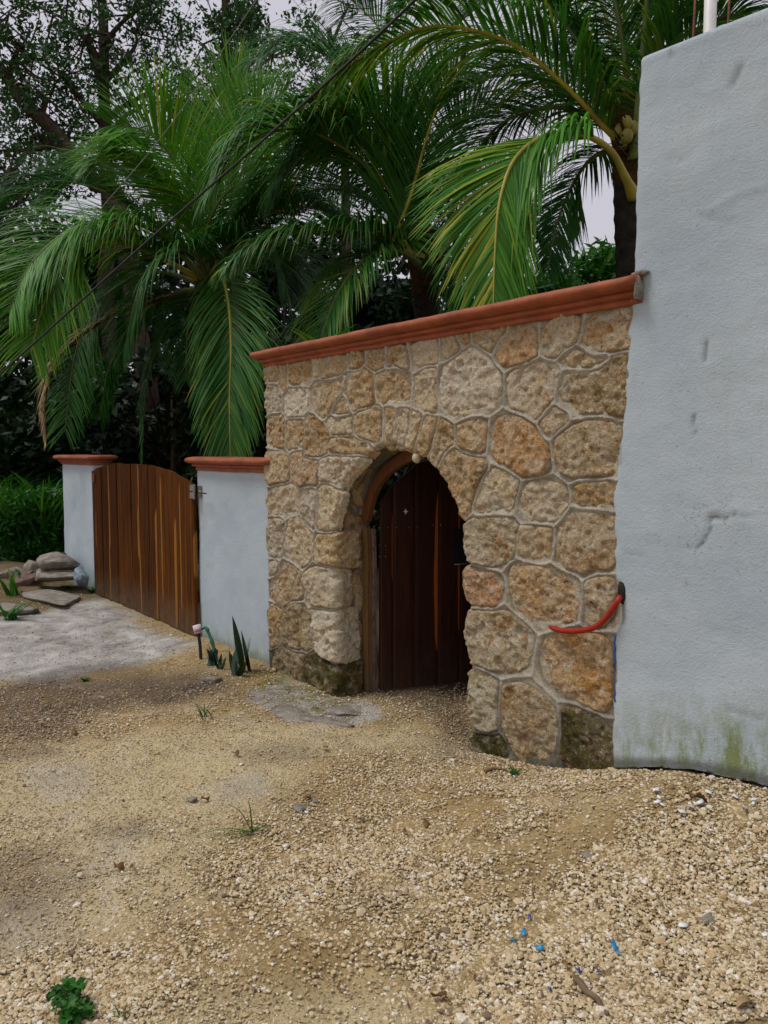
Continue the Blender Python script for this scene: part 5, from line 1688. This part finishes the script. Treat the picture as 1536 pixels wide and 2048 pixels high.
def blades(name, base_pts, n, L, wd, seed, mat, label, cat, group=None, spread=0.6, droop=0.8, tone=0.5, seg=5, stiff=0.0):
    rng = np.random.default_rng(seed)
    base_pts = np.atleast_2d(base_pts)
    c0 = base_pts.mean(0)
    V, Fq, tn = [], [], []
    for k in range(n):
        b_ = base_pts[rng.integers(len(base_pts))] + np.append(rng.normal(0, min(0.02, L * 0.08), 2), 0)
        az = rng.uniform(0, 6.28)
        d = np.array([math.cos(az) * spread, math.sin(az) * spread, 1.0])
        d *= 1 / np.linalg.norm(d)
        l_ = L * rng.uniform(0.55, 1.15)
        sidev = np.cross(d, [0, 0, 1.0]) + rng.normal(0, 0.2, 3)
        sidev /= np.linalg.norm(sidev)
        p = b_.copy()
        i0 = len(V)
        t0 = np.clip(tone + rng.normal(0, 0.15), 0, 1)
        for q in range(seg + 1):
            f_ = q / seg
            w_ = wd * (0.6 + 1.4 * f_ - 2.0 * f_ ** 2 + 0.02) * (1 if q < seg else 0.1)
            V += [p + sidev * w_ * 0.5, p - sidev * w_ * 0.5]
            tn += [t0, t0]
            p = p + d * l_ / seg
            d = d + np.array([0, 0, -1.0]) * droop * 0.25 * rng.uniform(0.6, 1.3)
            d /= np.linalg.norm(d)
        for q in range(seg):
            a = i0 + 2 * q
            Fq.append((a, a + 1, a + 3, a + 2))
    o = build(name, np.array(V), np.array(Fq), M[mat], None, {'tone': tn}, loc=c0)
    tag(o, label, cat, group)
    return o


def gpt(px, py):
    p = onZ(px, py)
    for _ in range(4):
        p = onZ(px, py, tz(p[0], p[1]))
    return p


def gset(rng, pts, jitter, n):
    out = []
    for _ in range(n):
        x, y = pts[rng.integers(len(pts))]
        p = gpt(x + rng.normal(0, jitter), y + rng.normal(0, jitter * 0.25))
        out.append(p)
    return np.array(out)


rg = np.random.default_rng(11)
lush = dict(mat='weed_leaf', cat='plant')
for k, (px, dp, lb) in enumerate([(15, 12.4, 'lush green grass clump at the left edge beyond the rubble'), (70, 12.0, 'lush green grass clump between rubble and far pillar'), (100, 12.8, 'tall green grass clump touching the far white pillar'), (-40, 12.8, 'lush green grass clump cut by the left picture edge')]):
    g = G(px, dp)
    bp = np.array([g + _R * rg.uniform(-0.5, 0.5) + _F0 * rg.uniform(-0.5, 0.5) + np.array([0, 0, 0.1]) for _ in range(30)])
    blades('grass_clump', bp, 520, 1.45 + 0.1 * k, 0.045, 500 + k, 'weed_leaf', lb, 'grass', 'lush grass clumps left of the pillar', 0.5, 1.1, 0.55)

for k, (px, py, dp, lb) in enumerate([(25, 1045, 11.6, 'bright green leafy bush at the left edge behind the rubble'), (90, 1040, 11.8, 'bright green leafy bush against the far white pillar')]):
    g = G(px, dp)
    ro = root('leafy_bush', g, lb, 'bush', 'leafy bushes behind the rubble')
    mb = MB()
    cs, rs_ = [], []
    for q in range(22):
        e_ = P(px + rg.uniform(-48, 42), py + rg.uniform(-55, 70), dp + rg.uniform(-.5, .4))
        e_[2] = max(e_[2], 0.15)
        mb.tube([g, (g + e_) / 2 + np.array([0, 0, 0.15]), e_], [0.015, 0.01, 0.004], 4)
        cs.append(e_); rs_.append(rg.uniform(0.16, 0.3))
    mb.build('stems', M['bark'], ro)
    V, Fq, tn = leaves(cs, rs_, 2600, 0.055, 640 + k, aspect=0.28, tone=0.36, up=0.5)
    build('crown', V, Fq, M['weed_leaf'], ro, {'tone': tn}, smooth=False)

# snake plants at the foot of the low wall
for k, (px, py, n, L, lb) in enumerate([(490, 1345, 4, 0.40, 'tall snake plant blades against the low white wall'), (476, 1352, 6, 0.20, 'short snake plant tuft just left of the tall blades'),
                                        (440, 1338, 5, 0.22, 'snake plant sprouts beside the green pipe'), (425, 1330, 7, 0.16, 'low dark green sprouts at the foot of the green pipe')]):
    b_ = gpt(px, py)
    b_[1] = min(b_[1], -0.03)
    blades('snake_plant', b_, n, L, 0.085 if k == 0 else 0.06, 520 + k, 'snake_leaf', lb, 'plant', None, 0.18 if k == 0 else 0.4, 0.05, 0.35)

weeds = [((170, 1362), 40, 0.05, 0.010, 0.9, 'small dark grass tuft on the grey gravel before the gate'),
         ((412, 1437), 8, 0.12, 0.010, 0.5, 'tiny upright seedling on the sand before the low wall'),
         ((1030, 1550), 26, 0.055, 0.010, 0.9, 'small dark weed on the gravel before the right stone pier'),
         ((95, 1420), 14, 0.05, 0.008, 0.9, 'faint grass tuft on the gravel at left'),
         ((20, 1240), 16, 0.28, 0.035, 0.7, 'broad-leaved plant at the left edge on the earth bank'),
         ((30, 1190), 10, 0.34, 0.06, 0.5, 'pair of upright leaves beside the rubble at the left edge'),
         ((55, 1170), 6, 0.26, 0.07, 0.5, 'upright broad leaves on the rubble'),
         ((130, 1178), 60, 0.10, 0.012, 1.2, 'grass tuft on top of the earth bank below the rubble'),
         ((185, 1185), 50, 0.12, 0.012, 1.0, 'grass tuft at the foot of the far pillar'),
         ((450, 1425), 6, 0.03, 0.008, 0.9, 'speck of green weed right of the seedling')]
for k, ((px, py), n, L, wd, sp, lb) in enumerate(weeds):
    bp = gset(rg, [(px, py)], 1.5 if L < 0.05 else (3 if L < 0.15 else 6), 8)
    blades('weed', bp, n, L, wd, 540 + k, 'weed_leaf', lb, 'weed', 'small weeds on the ground', sp, 0.8, 0.42)

# grass sprig lying on the gravel
b_ = gpt(505, 1668)
o_parts = []
V, Fq, tn = [], [], []
rgs = np.random.default_rng(3)
for (ex, ey, hz) in ((455, 1612, 0.07), (496, 1605, 0.10), (400, 1672, 0.02), (430, 1684, 0.012), (540, 1655, 0.03), (565, 1658, 0.02), (470, 1690, 0.015), (520, 1640, 0.06)):
    e_ = gpt(ex, ey) if hz < 0.05 else P(ex, ey, float((b_ - _C) @ _F))
    md = (b_ + e_) / 2 + np.array([0, 0, 0.025 + hz * 0.2])
    cv = spline([b_ + np.array([0, 0, 0.01]), md, e_ + np.array([0, 0, 0.008])], 9)
    sdv = np.cross(cv[-1] - cv[0], [0, 0, 1.0]); sdv /= np.linalg.norm(sdv)
    i0 = len(V)
    for q in range(9):
        w_ = 0.0045 * (1.1 - (q / 8) ** 2)
        V += [cv[q] + sdv * w_, cv[q] + np.array([0, 0, 0.002]), cv[q] - sdv * w_]
        tn += [0.5] * 3
    for q in range(8):
        a = i0 + 3 * q
        Fq += [(a, a + 3, a + 4, a + 1), (a + 1, a + 4, a + 5, a + 2)]
o = build('grass_sprig', np.array(V), np.array(Fq), M['weed_leaf'], None, {'tone': tn}, loc=b_)
tag(o, 'sprawling green grass sprig on the gravel in the middle foreground', 'weed')

# leafy clover weed lower left
b_ = gpt(140, 2030)
rgs = np.random.default_rng(8)
cs = [gpt(140 + rgs.normal(0, 16), 2024 + rgs.normal(0, 17)) + np.array([0, 0, rgs.uniform(0.01, 0.07)]) for _ in range(26)]
V, Fq, tn = leaves(cs, [0.022] * 26, 330, 0.013, 9, aspect=0.7, up=0.8, tone=0.5)
ro = root('clover_weed', b_, 'bushy small-leaved green weed in the lower left corner', 'weed')
build('leaves', V, Fq, M['weed_leaf'], ro, {'tone': tn}, smooth=False)
mb = MB()
for c in cs[:16]:
    mb.tube([b_, (b_ + c) / 2 + np.array([0, 0, 0.015]), c], [0.002, 0.002, 0.001], 4)
mb.build('stems', M['twig'], ro)
blades('weed', gset(rg, [(250, 2035)], 0.5, 1), 7, 0.06, 0.006, 571, 'weed_leaf', 'thin grass blades at the bottom edge beside the clover weed', 'weed', None, 0.7, 0.8, 0.45)

# seedling poking up behind the coping
ro_b = P(640, 700, 6.0)
blades('weed', np.array([[ro_b[0], ro_b[1], ro_b[2] - 0.05]]), 9, 0.42, 0.06, 580, 'weed_leaf', 'bright green sprout above the coping left of the middle palm', 'plant', None, 0.8, 0.7, 0.8)

# ------------------------------------------------------------------ water pipe at the low wall
b_ = gpt(418, 1335)
wp = root('water_pipe', b_, 'green water pipe with white capped standpipe at the corner of the gate', 'pipe')
q0 = gpt(402, 1318)
dpt = float((q0 - _C) @ _F)
mb = MB()
mb.tube(spline([q0 + np.array([0, 0, -0.03]), P(400, 1290, dpt), P(396, 1262, dpt)], 10), 0.013, 10)
mb.build('standpipe', M['pipe_dark'], wp)
mb = MB()
mb.tube([P(397, 1266, dpt), P(393, 1250, dpt)], 0.032, 16)
mb.build('cap', M['cap_white'], wp)
mb = MB()
mb.tube([P(398, 1262, dpt - .004), P(396, 1256, dpt - .004)], 0.0345, 16)
mb.build('cap_band', M['cap_pink'], wp)
mb = MB()
mb.tube(spline([P(402, 1257, dpt - .01), P(412, 1256, dpt - .02), P(418, 1268, dpt - .03), P(426, 1290, dpt - .05), P(438, 1336, dpt - .09)], 22), np.where(np.arange(22) % 7 < 2, 0.017, 0.0125), 10)
mb.build('elbow_pipe', M['pipe_green'], wp)

# ------------------------------------------------------------------ rubble by the far pillar


def rock(px, py, dp, r, label, mat='rubble', seed=0, flat=0.45, rz=0.0, group='rubble beside the far pillar'):
    c = P(px, py, dp)
    V, Fc = ico(4)
    V = np.sign(V) * np.abs(V) ** (1 - flat)
    n = fbm(V * 1.4 + seed * 3.3, 3, seed)
    n2 = fbm(V * 5 + seed * 3.3, 3, seed + 5)
    V = V * (1 + 0.45 * (n - 0.5) + 0.14 * (n2 - 0.5))[:, None]
    rr_ = np.random.default_rng(seed + 900)
    for _ in range(16):
        pn_ = rr_.normal(0, 1, 3); pn_ /= np.linalg.norm(pn_)
        ex = V @ pn_ - rr_.uniform(0.45, 0.8)
        V = V - np.clip(ex, 0, None)[:, None] * pn_ * 0.9
    V = V * (1 + 0.10 * (fbm(V * 9 + seed, 3, seed + 8) - 0.5))[:, None]
    V = V * np.asarray(r) * 1.45
    cz, sz_ = math.cos(rz), math.sin(rz)
    V = np.column_stack([V[:, 0] * cz - V[:, 1] * sz_, V[:, 0] * sz_ + V[:, 1] * cz, V[:, 2]]) + c
    o = build('rubble_stone', V, Fc, M[mat], None, loc=(c[0], c[1], c[2] - r[2]))
    tag(o, label, 'stone', group)
    return o


rock(119, 1124, 9.3, (0.26, 0.18, 0.085), 'pale squared block on top of the rubble by the pillar', 'rubble', 1, 0.55, 0.5)
rock(113, 1152, 9.2, (0.30, 0.2, 0.075), 'lower flat block under the top rubble block', 'rubble', 2, 0.55, 0.6)
rock(68, 1138, 9.6, (0.12, 0.12, 0.13), 'rough grey stone left of the stacked blocks', 'rubble', 3, 0.3)
rock(45, 1158, 9.5, (0.18, 0.12, 0.08), 'reddish flat stone at the left of the rubble', 'rubble_red', 4, 0.3)
rock(15, 1150, 9.8, (0.16, 0.12, 0.08), 'grey stone at the left edge of the rubble', 'rubble', 5, 0.3)
rock(160, 1155, 9.0, (0.10, 0.08, 0.085), 'crumpled blue grey lump between rubble and gate', 'grey_blue_bag', 6, 0.1)
rock(100, 1198, 8.6, (0.50, 0.16, 0.05), 'long broken concrete slab edge lying below the rubble', 'cement', 7, 0.4, 0.25)
rock(30, 1222, 8.0, (0.35, 0.16, 0.05), 'low broken slab piece at the left edge on the earth', 'cement', 9, 0.4, 0.25)
p_ = gpt(425, 1362)
rock(425, 1360, float((p_ - _C) @ _F), (0.07, 0.05, 0.02), 'flat tan stone on the gravel below the snake plants', 'rubble', 8, 0.2, 0.4, None)
# lumps of old concrete in front of the left jamb
for k, (px, py, r, lb) in enumerate([(590, 1425, (0.16, 0.10, 0.022), 'grey flat lump of concrete before the left door jamb'), (650, 1443, (0.15, 0.07, 0.024), 'dark edged concrete lump nearest the doorway sand'),
                                     (690, 1425, (0.14, 0.08, 0.02), 'worn concrete lump at the doorway corner'), (530, 1388, (0.17, 0.07, 0.018), 'mossy flat concrete lump at the foot of the stone wall')]):
    p_ = gpt(px, py)
    rock(px, py, float((p_ - _C) @ _F) + 0.01, r, lb, 'rubble', 20 + k, 0.15, 0.3 * k, 'concrete lumps before the archway')

# ------------------------------------------------------------------ gravel
vx, fx = ico(1)
vlow, flow = ico(1)
v1 = np.array(ico(1)[0]); f1 = np.array(ico(1)[1])
import bmesh as _bm
bm_ = _bm.new(); _bm.ops.create_icosphere(bm_, subdivisions=2, radius=1.0)
v2 = np.array([v.co[:] for v in bm_.verts]); f2 = np.array([[v.index for v in f.verts] for f in bm_.faces]); bm_.free()


def scatter(n, near, far, seed, smin, smax, hi):
    """pebble centres inside the field of view, denser near the camera"""
    rng = np.random.default_rng(seed)
    d = np.exp(rng.uniform(math.log(near), math.log(far), n))
    lat = rng.uniform(-0.56, 0.56, n)
    x = _F0[0] * d + _R[0] * lat * d
    y = -CAM_D + _F0[1] * d + _R[1] * lat * d
    inside = (y < -0.02) | ((x > JX + 0.05) & (x < -2.95) & (y < 0.9))
    xy = np.column_stack([x, y])
    sv = regval('sand', xy)
    cv = regval('concrete', xy)
    nz = fbm(np.column_stack([xy * 1.7, xy[:, :1] * 0]), 3, 44)
    pr_ = (1 - 0.38 * sv) * (1 - 0.75 * cv) * np.clip(0.30 + 2.2 * (nz - 0.28), 0.15, 1)
    pr_ = np.where(x < -10.2, 0.15, pr_)
    kp = inside & (rng.random(n) < pr_)
    xy = xy[kp]
    m = len(xy)
    z = terrain(xy[:, 0], xy[:, 1])
    s = smin + (smax - smin) * rng.random(m) ** 2.6
    s = s * np.where(rng.random(m) < 0.025, rng.uniform(1.4, 2.2, m), 1.0)
    s = s * (1 - 0.30 * regval('sand', xy)) 
    BV, BF = (v2, f2) if hi else (v1, f1)
    nb = len(BV)
    sc_ = s[:, None] * np.column_stack([rng.uniform(0.8, 1.35, m), rng.uniform(0.7, 1.1, m), rng.uniform(0.45, 0.8, m)])
    jit = 1 + rng.normal(0, 0.16, (m, nb))
    V = BV[None] * jit[:, :, None]
    V = V * sc_[:, None, :]
    a = rng.uniform(0, 6.28, m); ca, sa = np.cos(a)[:, None], np.sin(a)[:, None]
    b = rng.normal(0, 0.35, m); cb, sb = np.cos(b)[:, None], np.sin(b)[:, None]
    X, Y, Z = V[:, :, 0], V[:, :, 1], V[:, :, 2]
    Y, Z = Y * cb - Z * sb, Y * sb + Z * cb
    X, Y = X * ca - Y * sa, X * sa + Y * ca
    V = np.stack([X + xy[:, :1], Y + xy[:, 1:], Z + (z + 0.004 + sc_[:, 2] * rng.uniform(-0.25, 0.6, m))[:, None]], 2).reshape(-1, 3)
    Fq = (BF[None] + (np.arange(m) * nb)[:, None, None]).reshape(-1, 3)
    tone = np.clip(rng.normal(0.58, 0.20, m), 0, 1)
    tone = np.where(rng.random(m) < 0.03, 0.97, tone)
    tone = np.where(rng.random(m) < 0.05, 0.05, tone)
    return V, Fq, np.repeat(tone, nb), np.repeat(regval('wet', xy), nb)


VV, FF, TT, WW = [], [], [], []
off = 0
for args in ((34000, 1.9, 3.4, 1, 0.0048, 0.0105, False), (84000, 1.9, 5.2, 2, 0.0032, 0.0072, False), (44000, 3.3, 9.0, 3, 0.0046, 0.009, False)):
    a, b, c, d = scatter(*args)
    VV.append(a); FF.append(b + off); TT.append(c); WW.append(d)
    off += len(a)
o = build('gravel', np.vstack(VV), np.vstack(FF), M['gravel'], None, {'tone': np.concatenate(TT), 'wet': np.concatenate(WW)}, smooth=False)
tag(o, 'loose pale limestone gravel over the sandy ground', 'gravel', kind='stuff')

# ------------------------------------------------------------------ litter on the gravel


def flake(name, px, py, size, mat, label, cat, group, seed, curl=0.3, asp=0.6, n=7):
    rng = np.random.default_rng(seed)
    c = gpt(px, py) + np.array([0, 0, 0.016])
    V = [np.array([0, 0, 0.15 * size * curl])]
    for j in range(n):
        a = 2 * math.pi * j / n
        rr = size * rng.uniform(0.7, 1.15)
        V.append(np.array([math.cos(a) * rr, math.sin(a) * rr * asp, curl * size * rng.uniform(-0.4, 0.9)]))
    az = rng.uniform(0, 6.28)
    R3 = np.array([[math.cos(az), -math.sin(az), 0], [math.sin(az), math.cos(az), 0], [0, 0, 1]])
    V = np.array(V) @ R3.T
    tilt = rng.uniform(-0.35, 0.35)
    V[:, 2] += V[:, 1] * tilt
    V2 = V + np.array([0, 0, 0.0022])
    A = np.vstack([V2, V]) + c
    m = n + 1
    Fc = [(0, 1 + j, 1 + (j + 1) % n) for j in range(n)] + [(m, m + 1 + (j + 1) % n, m + 1 + j) for j in range(n)]
    Fc += [(1 + j, m + 1 + j, m + 1 + (j + 1) % n, 1 + (j + 1) % n) for j in range(n)]
    o = build(name, A, Fc, M[mat], None, loc=c)
    tag(o, label, cat, group)


gb = 'blue plastic scraps on the gravel'
for k, (px, py, s, mt, lb) in enumerate([(1025, 1889, 0.014, 'blue_plastic', 'blue plastic scrap leftmost of the foreground scraps'), (1047, 1877, 0.012, 'blue_plastic', 'small blue scrap just above and right of the leftmost scrap'),
                                         (1080, 1905, 0.015, 'blue_plastic', 'dull teal scrap between the left and right blue scraps'), (1228, 1903, 0.020, 'blue_plastic', 'largest bright blue plastic scrap at right foreground'),
                                         (1236, 1917, 0.010, 'blue_plastic', 'tiny blue scrap touching the largest one'), (1156, 1953, 0.011, 'dark_blue_plastic', 'dark blue scrap below the teal one'),
                                         (1198, 1956, 0.009, 'dark_blue_plastic', 'faint dark blue scrap under the largest bright one'), (1099, 1990, 0.012, 'dark_blue_plastic', 'lowest dark blue scrap near the twig'),
                                         (1060, 1844, 0.010, 'dark_blue_plastic', 'topmost dark blue scrap above the left pair'), (1490, 1629, 0.018, 'dark_blue_plastic', 'dark blue scrap near the foot of the plaster wall')]):
    flake('plastic_scrap', px, py, s, mt, lb, 'litter', gb, 700 + k, 0.8, 0.6)
gl = 'dry leaves on the ground'
for k, (px, py, s, mt, lb) in enumerate([(852, 1655, 0.030, 'dead_leaf', 'curled brown leaf on the gravel in the middle'), (809, 1672, 0.018, 'dead_leaf', 'small orange brown leaf left of the curled leaf'),
                                         (411, 1606, 0.026, 'dead_leaf', 'dark brown leaf beside the grey pebble left of the grass sprig'), (473, 1513, 0.030, 'dead_leaf', 'brown leaf on the pale sand before the doorway'),
                                         (237, 1741, 0.026, 'dead_leaf', 'reddish leaf on the sand at left'), (878, 2006, 0.026, 'dead_leaf', 'brown leaf at the bottom centre'),
                                         (1490, 2022, 0.040, 'dead_leaf_pale', 'large tan leaf in the lower right corner'), (1395, 1605, 0.040, 'dead_leaf', 'brown leaf among white flakes by the plaster wall'),
                                         (650, 1502, 0.030, 'dead_leaf_pale', 'pale dry leaf on the gravel below the archway'), (615, 1604, 0.022, 'dead_leaf', 'dark leaf crumb right of the grass sprig'),
                                         (1192, 1815, 0.018, 'dead_leaf', 'small brown leaf on the right gravel'), (150, 1470, 0.03, 'dead_leaf', 'thin brown leaf at the edge of the grey gravel')]):
    flake('dry_leaf', px, py, s, mt, lb, 'leaf', gl, 720 + k, 0.9, 0.45)
gw = 'white paint flakes fallen from the plaster wall'
rgs = np.random.default_rng(4)
for k in range(16):
    px, py = (1330 + rgs.uniform(-60, 190), 1590 + rgs.uniform(-15, 45))
    py = max(py, 1560 + (px - 1235) * 0.18)
    flake('paint_flake', px, py, rgs.uniform(0.008, 0.02), 'white_flake', 'white paint flake on the gravel along the plaster wall', 'flake', gw, 740 + k, 0.5, 0.7)
for k, (px, py, s) in enumerate([(1365, 1860, 0.016), (1330, 1878, 0.012), (1530, 1880, 0.012)]):
    flake('white_chip', px, py, s, 'white_flake', ['white chip on the right foreground gravel', 'smaller white chip left of the other', 'white chip at the right picture edge'][k], 'flake', None, 760 + k, 0.5, 0.7)
for k, (px, py, r, lb) in enumerate([(385, 1602, 0.020, 'dark grey pebble on the sand left of the brown leaf'), (628, 1603, 0.014, 'white pebble on the gravel right of the grass sprig'), (1175, 1712, 0.018, 'grey pebble on the right gravel'), (1420, 1842, 0.020, 'dark olive pebble at right'), (600, 1620, 0.022, 'flat pale stone half buried right of the sprig')]):
    p_ = gpt(px, py)
    rock(px, py - 3, float((p_ - _C) @ _F), (r * 1.3, r, r * 0.6), lb, 'rubble' if k in (1, 4) else 'cement', 40 + k, 0.1, 0.5 * k, None)
tw_ = [gpt(x, y) + np.array([0, 0, 0.016]) for x, y in ((1150, 1968), (1172, 1990), (1195, 2012), (1215, 2040))]
mb = MB()
mb.tube(spline(tw_, 14) + np.column_stack([np.sin(np.arange(14)) * 0.002] * 3), np.linspace(0.011, 0.006, 14), 7)
o = mb.build('twig', M['twig'], loc=tw_[0])
tag(o, 'crooked grey brown root lying on the gravel at bottom right', 'twig')
tw_ = [gpt(x, y) + np.array([0, 0, 0.012]) for x, y in ((970, 1548), (990, 1541), (1012, 1545))]
mb = MB()
mb.tube(spline(tw_, 8), np.linspace(0.010, 0.004, 8), 6)
o = mb.build('twig', M['twig'], loc=tw_[0])
tag(o, 'short dark twig beside the weed before the right pier', 'twig')

# fine litter: bits of twig and leaf too small to count
rgs = np.random.default_rng(21)
V, Fq = [], []
for k in range(900):
    d_ = math.exp(rgs.uniform(math.log(2.0), math.log(7.0)))
    lt = rgs.uniform(-0.52, 0.52)
    p_ = np.array([_F0[0] * d_ + _R[0] * lt * d_, -CAM_D + _F0[1] * d_ + _R[1] * lt * d_, 0])
    if p_[1] > -0.05:
        continue
    p_[2] = tz(p_[0], p_[1]) + 0.013
    az = rgs.uniform(0, 6.28)
    l_, w_ = rgs.uniform(0.006, 0.022), rgs.uniform(0.0012, 0.004)
    a = np.array([math.cos(az), math.sin(az), rgs.normal(0, 0.15)]) * l_
    b = np.array([-math.sin(az), math.cos(az), rgs.normal(0, 0.3)]) * w_
    i0 = len(V)
    V += [p_ - a, p_ + b, p_ + a, p_ - b, p_ + np.array([0, 0, 0.003])]
    Fq += [(i0, i0 + 1, i0 + 4), (i0 + 1, i0 + 2, i0 + 4), (i0 + 2, i0 + 3, i0 + 4), (i0 + 3, i0, i0 + 4)]
o = build('ground_litter', np.array(V), np.array(Fq), M['dead_leaf'], None, None, smooth=False)
tag(o, 'tiny brown leaf and twig crumbs strewn over the gravel', 'litter', kind='stuff')

# ------------------------------------------------------------------ overhead cables
mb = MB()
cp = [P(1000, -190, 4.2), P(830, 0, 4.6), P(540, 268, 5.5), P(300, 478, 6.3), P(0, 748, 7.4), P(-150, 885, 8.0)]
mb.tube(spline(cp, 60), 0.0095, 8)
o = mb.build('overhead_cable', M['cable_black'], loc=cp[0])
tag(o, 'thick black cable running diagonally down across the palms', 'cable')
cp = [P(620, -160, 6.0), P(352, 235, 7.0), P(215, 402, 7.5), P(90, 550, 8.0), P(-120, 790, 9.0)]
mb = MB()
mb.tube(spline(cp, 50), 0.004, 6)
o = mb.build('overhead_cable', M['cable_grey'], loc=cp[0])
tag(o, 'thin grey wire running diagonally at the left over the palm', 'cable')
